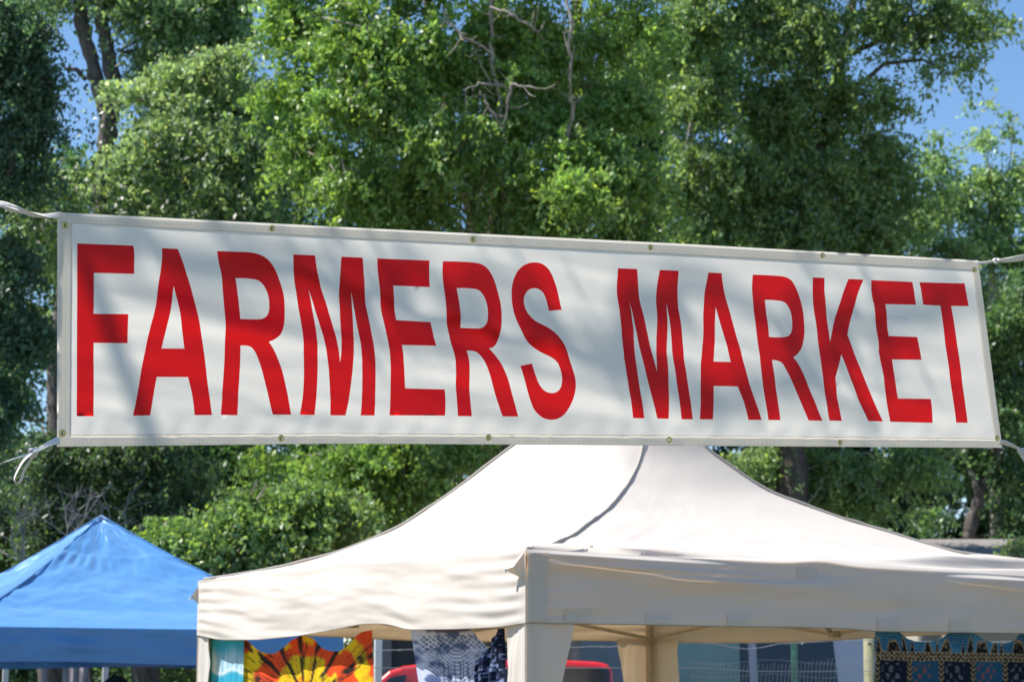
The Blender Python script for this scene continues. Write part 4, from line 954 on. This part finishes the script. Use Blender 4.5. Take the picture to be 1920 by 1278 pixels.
# dark tree low right
bl = [(1880,620,90,0),(1900,760,90,0),(1800,700,90,.3),(1740,620,80,.4),(1850,870,55,.2),(1740,960,40,.3),(1900,960,45,0),(1800,830,60,.3),(1905,1010,26,0),(1925,880,50,0),(1960,560,90,0),(1700,760,80,.5)]
tree('broadleaf_tree', 'dark tree with a leaning trunk above the house roof at lower right', [[(1800,1300,0,.16),(1812,1010,0,.15),(1832,940,0,.13),(1868,860,0,.1),(1880,700,0,.08)], [(1836,930,-.1,.06),(1820,880,0,.05),(1790,800,0,.04)]],
     bl, 29, 560, 56, .064, (.036,.066,.026), 'bark_dark', 17, sig=.2, yellow=.2)
tree('garden_bush', 'small leafy bush in front of the house roof at the right edge', [[(1915,1300,0,.04),(1912,1100,0,.03),(1908,1050,0,.02)]], [(1905,1036,24,0),(1935,1025,30,0),(1925,1080,50,0)], 22, 60, 46, .05, OLV, 'bark_mid', 18, sig=.12, cat='bush')
# understorey trees below the banner on the left
for i, (lab, x, Yt, blb, cl, nn) in enumerate((
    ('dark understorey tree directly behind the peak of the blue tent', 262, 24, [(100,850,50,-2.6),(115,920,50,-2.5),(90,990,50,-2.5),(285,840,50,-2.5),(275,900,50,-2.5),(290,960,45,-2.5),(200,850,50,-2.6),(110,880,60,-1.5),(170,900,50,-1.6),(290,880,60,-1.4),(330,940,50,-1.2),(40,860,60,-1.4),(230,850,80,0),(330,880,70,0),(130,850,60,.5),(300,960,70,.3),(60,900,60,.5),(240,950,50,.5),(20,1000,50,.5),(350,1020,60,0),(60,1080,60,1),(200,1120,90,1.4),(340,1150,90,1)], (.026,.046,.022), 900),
    ('bright leafy bush between the blue tent and the cream tent', 400, 19.5, [(350,1010,40,0),(400,1000,45,0),(460,960,50,0),(520,1000,50,0),(560,940,50,0),(420,1070,50,.3),(520,1060,60,.3),(600,1010,40,0),(640,960,40,0),(300,1000,20,0)], (.058,.094,.028), 420),
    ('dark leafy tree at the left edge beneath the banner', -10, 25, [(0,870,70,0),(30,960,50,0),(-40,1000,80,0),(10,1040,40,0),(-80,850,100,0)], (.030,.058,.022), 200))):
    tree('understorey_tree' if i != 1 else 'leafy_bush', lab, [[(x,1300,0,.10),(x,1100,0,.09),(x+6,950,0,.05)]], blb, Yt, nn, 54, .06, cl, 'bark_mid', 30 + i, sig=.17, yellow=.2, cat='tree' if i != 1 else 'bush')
# two stout trunks seen under the blue tent
for px, lab, col, Yt in ((92, 'stout brown trunk left of the pink cloth under the blue tent', 'bark_dark', 22), (268, 'stout brown trunk right of the pink cloth under the blue tent', 'bark_dark', 22)):
    rg = random.Random(px); t = empty('tree', tuple(at(px, 1300, Yt) * [1, 1, 0])); tag(t, lab, 'tree', 'stout trunks under the blue tent')
    mb = MB(); c = at(px, 1300, Yt); pts = []; rad = []
    for k in range(26):
        z = k * .25; pts.append((c[0] + .04 * math.sin(k * .7 + px), c[1] + .03 * math.cos(k), z)); rad.append(.15 * (1 + .5 * math.exp(-z * 2)) * (1 - z / 12) * (1 + .06 * rg.uniform(-1, 1)))
    mb.tube(pts, rad, 12); mb.build('trunk', M[col], t, smooth=True)
    V, Fs = leaves(np.array(pts[-1]) + np.random.default_rng(px).normal(size=(2500, 3)) * [.8, .8, .7], .06, np.random.default_rng(px))
    mesh('crown', V, Fs, M['leaf'], t, smooth=False, cols=np.tile([.03, .06, .02], (len(V), 1)))
# background woods: rows of darker trees further back, each its own
wood = [(-250, 33, 520), (95, 35, 330), (335, 36, 360), (560, 34, 200), (800, 37, 120), (1060, 35, 60), (1300, 38, 60), (960, 31, 640), (1520, 35, 250), (1700, 38, 520), (1880, 36, 560), (2100, 35, 500)]
places = ['behind the dark left edge tree', 'behind the forked trunk', 'behind the grey-green cottonwood', 'behind the left of the central cottonwood', 'behind the middle of the central cottonwood', 'behind the centre right of the banner', 'behind the left of the olive cottonwood', 'low behind the peak of the cream tent', 'behind the right of the olive cottonwood', 'left of the pale young tree', 'behind the pale young tree', 'beyond the right edge']
for i, (px, Yt, ytop) in enumerate(wood):
    rg = random.Random(100 + i); bl = []
    y = ytop
    while y < 1330:
        wdt = 110 + 60 * min(1, (y - ytop) / 200)
        for k in range(3): bl.append((px + rg.uniform(-wdt, wdt), y + rg.uniform(-20, 20), rg.uniform(60, 95), rg.uniform(-1.2, 1.2)))
        y += 62
    tree('woodland_tree', 'dark green background tree ' + places[i], [[(px, 1300, 0, .15), (px + rg.uniform(-30, 30), 900, 0, .11), (px, ytop + 60, 0, .04)]], bl, Yt, int(len(bl) * 18), 60, .085,
         [c * rg.uniform(.8, 1.15) for c in (.022, .048, .018)], 'bark_dark', 200 + i, group='background trees of the wood', sig=.28, yellow=.15, twig=.15)
hb = [(x, 1225 + 30 * math.sin(x * .013), 62, .4 * math.sin(x * .07)) for x in range(-200, 2201, 62)] + [(x, 1150 + 20 * math.sin(x * .02), 50, .5) for x in range(560, 2100, 90)]
tree('hedge', 'low dark hedge running along the back of the market behind the tents', [[(900, 1300, 0, .04), (900, 1220, 0, .02)]], hb, 29, 900, 60, .08, (.024, .046, .02), 'bark_dark', 61, sig=.22, yellow=.15, twig=.05, cat='hedge')
# tall tree standing left of the banner, out of frame; its limbs throw the soft bands of shade on the back of the cloth
SD = np.array(sdir)
shade = [([(120,405),(300,450),(480,500),(640,545),(800,590),(980,640),(1150,695),(1330,770)], .018), ([(420,450),(640,520),(860,552),(1060,580),(1300,600)], .011), ([(1180,545),(1400,560),(1640,590),(1850,570)], .012), ([(1150,680),(1420,740),(1650,800)], .012), ([(1560,640),(1700,560),(1800,520)], .009)]
st_ = empty('shade_tree', (-7.6, 6.6, 0)); tag(st_, 'tall shade tree standing left of the banner', 'tree')
mb = MB(); mb.tube([(-7.6, 6.6, -.1), (-7.5, 6.6, 3), (-7.3, 6.6, 6), (-7.0, 6.7, 9.5)], [.24, .2, .16, .1], 10); mb.build('trunk', M['bark_mid'], st_, smooth=True)
mb = MB(); LP = []; rg = np.random.default_rng(77); main_ = None
for pts, rd in shade:
    P = [onplane(p[0], p[1], BA, BB) + SD * 4.2 for p in pts]; fp = []
    for a, b in zip(P[:-1], P[1:]):
        for k in range(4): fp.append(a + (b - a) * k / 4 + rg.normal(size=3) * .012)
    fp.append(P[-1])
    if main_ is None: main_ = list(fp); root = np.array([-7.1, 6.65, 8.9]); fp = [root, (root + fp[0]) / 2 + [-.2, 0, .7]] + fp
    else: root = min(main_, key=lambda q: np.linalg.norm(q - fp[0])); fp = [root, (root * .6 + fp[0] * .4)] + fp
    mb.tube(fp, list(np.linspace(rd * 1.5, rd * .7, len(fp))), 6)
    for q in fp[2:]:
        if rg.uniform() < .3: LP.append(q + rg.normal(size=(5, 3)) * .05)
mb.build('branches', M['bark_mid'], st_, smooth=True)
LP.append(rg.normal(size=(5000, 3)) * [.8, .6, 1.0] + [-8.4, 6.6, 9.6])
LP = np.concatenate(LP); V, Fs = leaves(LP, .06, rg); mesh('foliage', V, Fs, M['leaf'], st_, smooth=False, cols=np.tile([.12, .2, .06], (len(V), 1)))
# dead grey shrub behind the blue tent
mb = MB(); rg = random.Random(21)
def grow(p, d, l, r, n_):
    q = p + d * l * .5 + np.array([rg.gauss(0, 1) for _ in range(3)]) * l * .07; e = q + d * l * .5
    mb.tube([p, q, e], [r, r * .85, r * .65], 5, False)
    if n_ == 0: return
    for k in range(rg.choice((2, 2, 3))):
        v = d + np.array([rg.gauss(0, .55), rg.gauss(0, .3), rg.gauss(.05, .4)]); v /= np.linalg.norm(v)
        grow(e, v, l * rg.uniform(.62, .88), r * .62, n_ - 1)
b0 = at(115, 1300, 20)
for dx, tx in ((-.1, -.18), (.05, .1), (.0, .3), (.1, -.4)):
    p = np.array([b0[0] + dx, 20, 0]); c = np.array([b0[0] + dx * 2, 20.1, 2.1]); mb.tube([p, (p + c) / 2 + [.05, 0, 0], c], [.04, .034, .026], 6)
    d = np.array([tx, 0, 1.0]); d /= np.linalg.norm(d); grow(c, d, .42, .024, 5)
tag(mb.build('dead_shrub', surf('dead_wood', (.20, .185, .17, 1), .95, col2=(.33, .31, .29, 1), nscale=8), smooth=True, origin=(b0[0], 20, 0)), 'leafless grey shrub behind the peak of the blue tent', 'shrub')

# ============================================================ person whose hair shows under the blue tent
px_, pY = 217, 17.6; hp = at(px_, 1262, pY); H = hp[2]
po = empty('person', (hp[0], pY, 0), R(200)); tag(po, 'person with dark brown hair standing under the blue tent beside the white pole', 'person')
me = bpy.data.meshes.new('body')
k = H / 7.5
J = [(0,0,.53*H),(0,0,.60*H),(0,.01,.70*H),(0,.01,.79*H),(0,.0,.835*H),(0,0,.87*H),(0,.01,.93*H),(0,.0,.975*H)]
ra_ = [.15,.13,.15,.13,.06,.055,.085,.06]
E = [(i, i + 1) for i in range(7)]
for sx in (-1, 1):
    b = len(J); J += [(sx*.17,0,.80*H),(sx*.22,.0,.63*H),(sx*.23,-.06,.49*H),(sx*.23,-.08,.44*H)]; ra_ += [.06,.043,.032,.03]; E += [(3,b),(b,b+1),(b+1,b+2),(b+2,b+3)]
    b = len(J); J += [(sx*.09,0,.49*H),(sx*.10,-.01,.28*H),(sx*.10,.01,.05*H),(sx*.10,-.13,.02*H)]; ra_ += [.10,.065,.04,.035]; E += [(0,b),(b,b+1),(b+1,b+2),(b+2,b+3)]
me.from_pydata(J, E, []); bo = bpy.data.objects.new('body', me); link(bo, po)
sk = bo.modifiers.new('skin', 'SKIN'); ss = bo.modifiers.new('sub', 'SUBSURF'); ss.levels = 2; ss.render_levels = 2
for i, r_ in enumerate(ra_): me.skin_vertices[0].data[i].radius = (r_, r_ * .8); me.skin_vertices[0].data[i].use_root = (i == 0)
me.materials.append(surf('plain_clothes', (.25, .22, .24, 1), .9, noise=.1))
rg = np.random.default_rng(3); V = []; Fs = []
nu, nv = 40, 24
U, W = np.meshgrid(np.linspace(0, 2 * math.pi, nu), np.linspace(0, 1, nv), indexing='ij')
th = W * 2.0; rr = .108 * (1 + .05 * np.sin(U * 13 + 3 * W) + .04 * np.sin(U * 31))
P = np.stack([rr * np.sin(th) * np.cos(U), .01 + rr * 1.12 * np.sin(th) * np.sin(U), .925 * H + rr * 1.15 * np.cos(th) - .012], -1)
Pw = P.reshape(-1, 3) @ np.array([[math.cos(R(200)), math.sin(R(200)), 0], [-math.sin(R(200)), math.cos(R(200)), 0], [0, 0, 1]]) + [hp[0], pY, 0]
mesh('hair', Pw, gridfaces(nu, nv), surf('dark_hair', (.03, .018, .014, 1), .5, noise=.4, nscale=40, stretch=(1, 1, .2)), po)
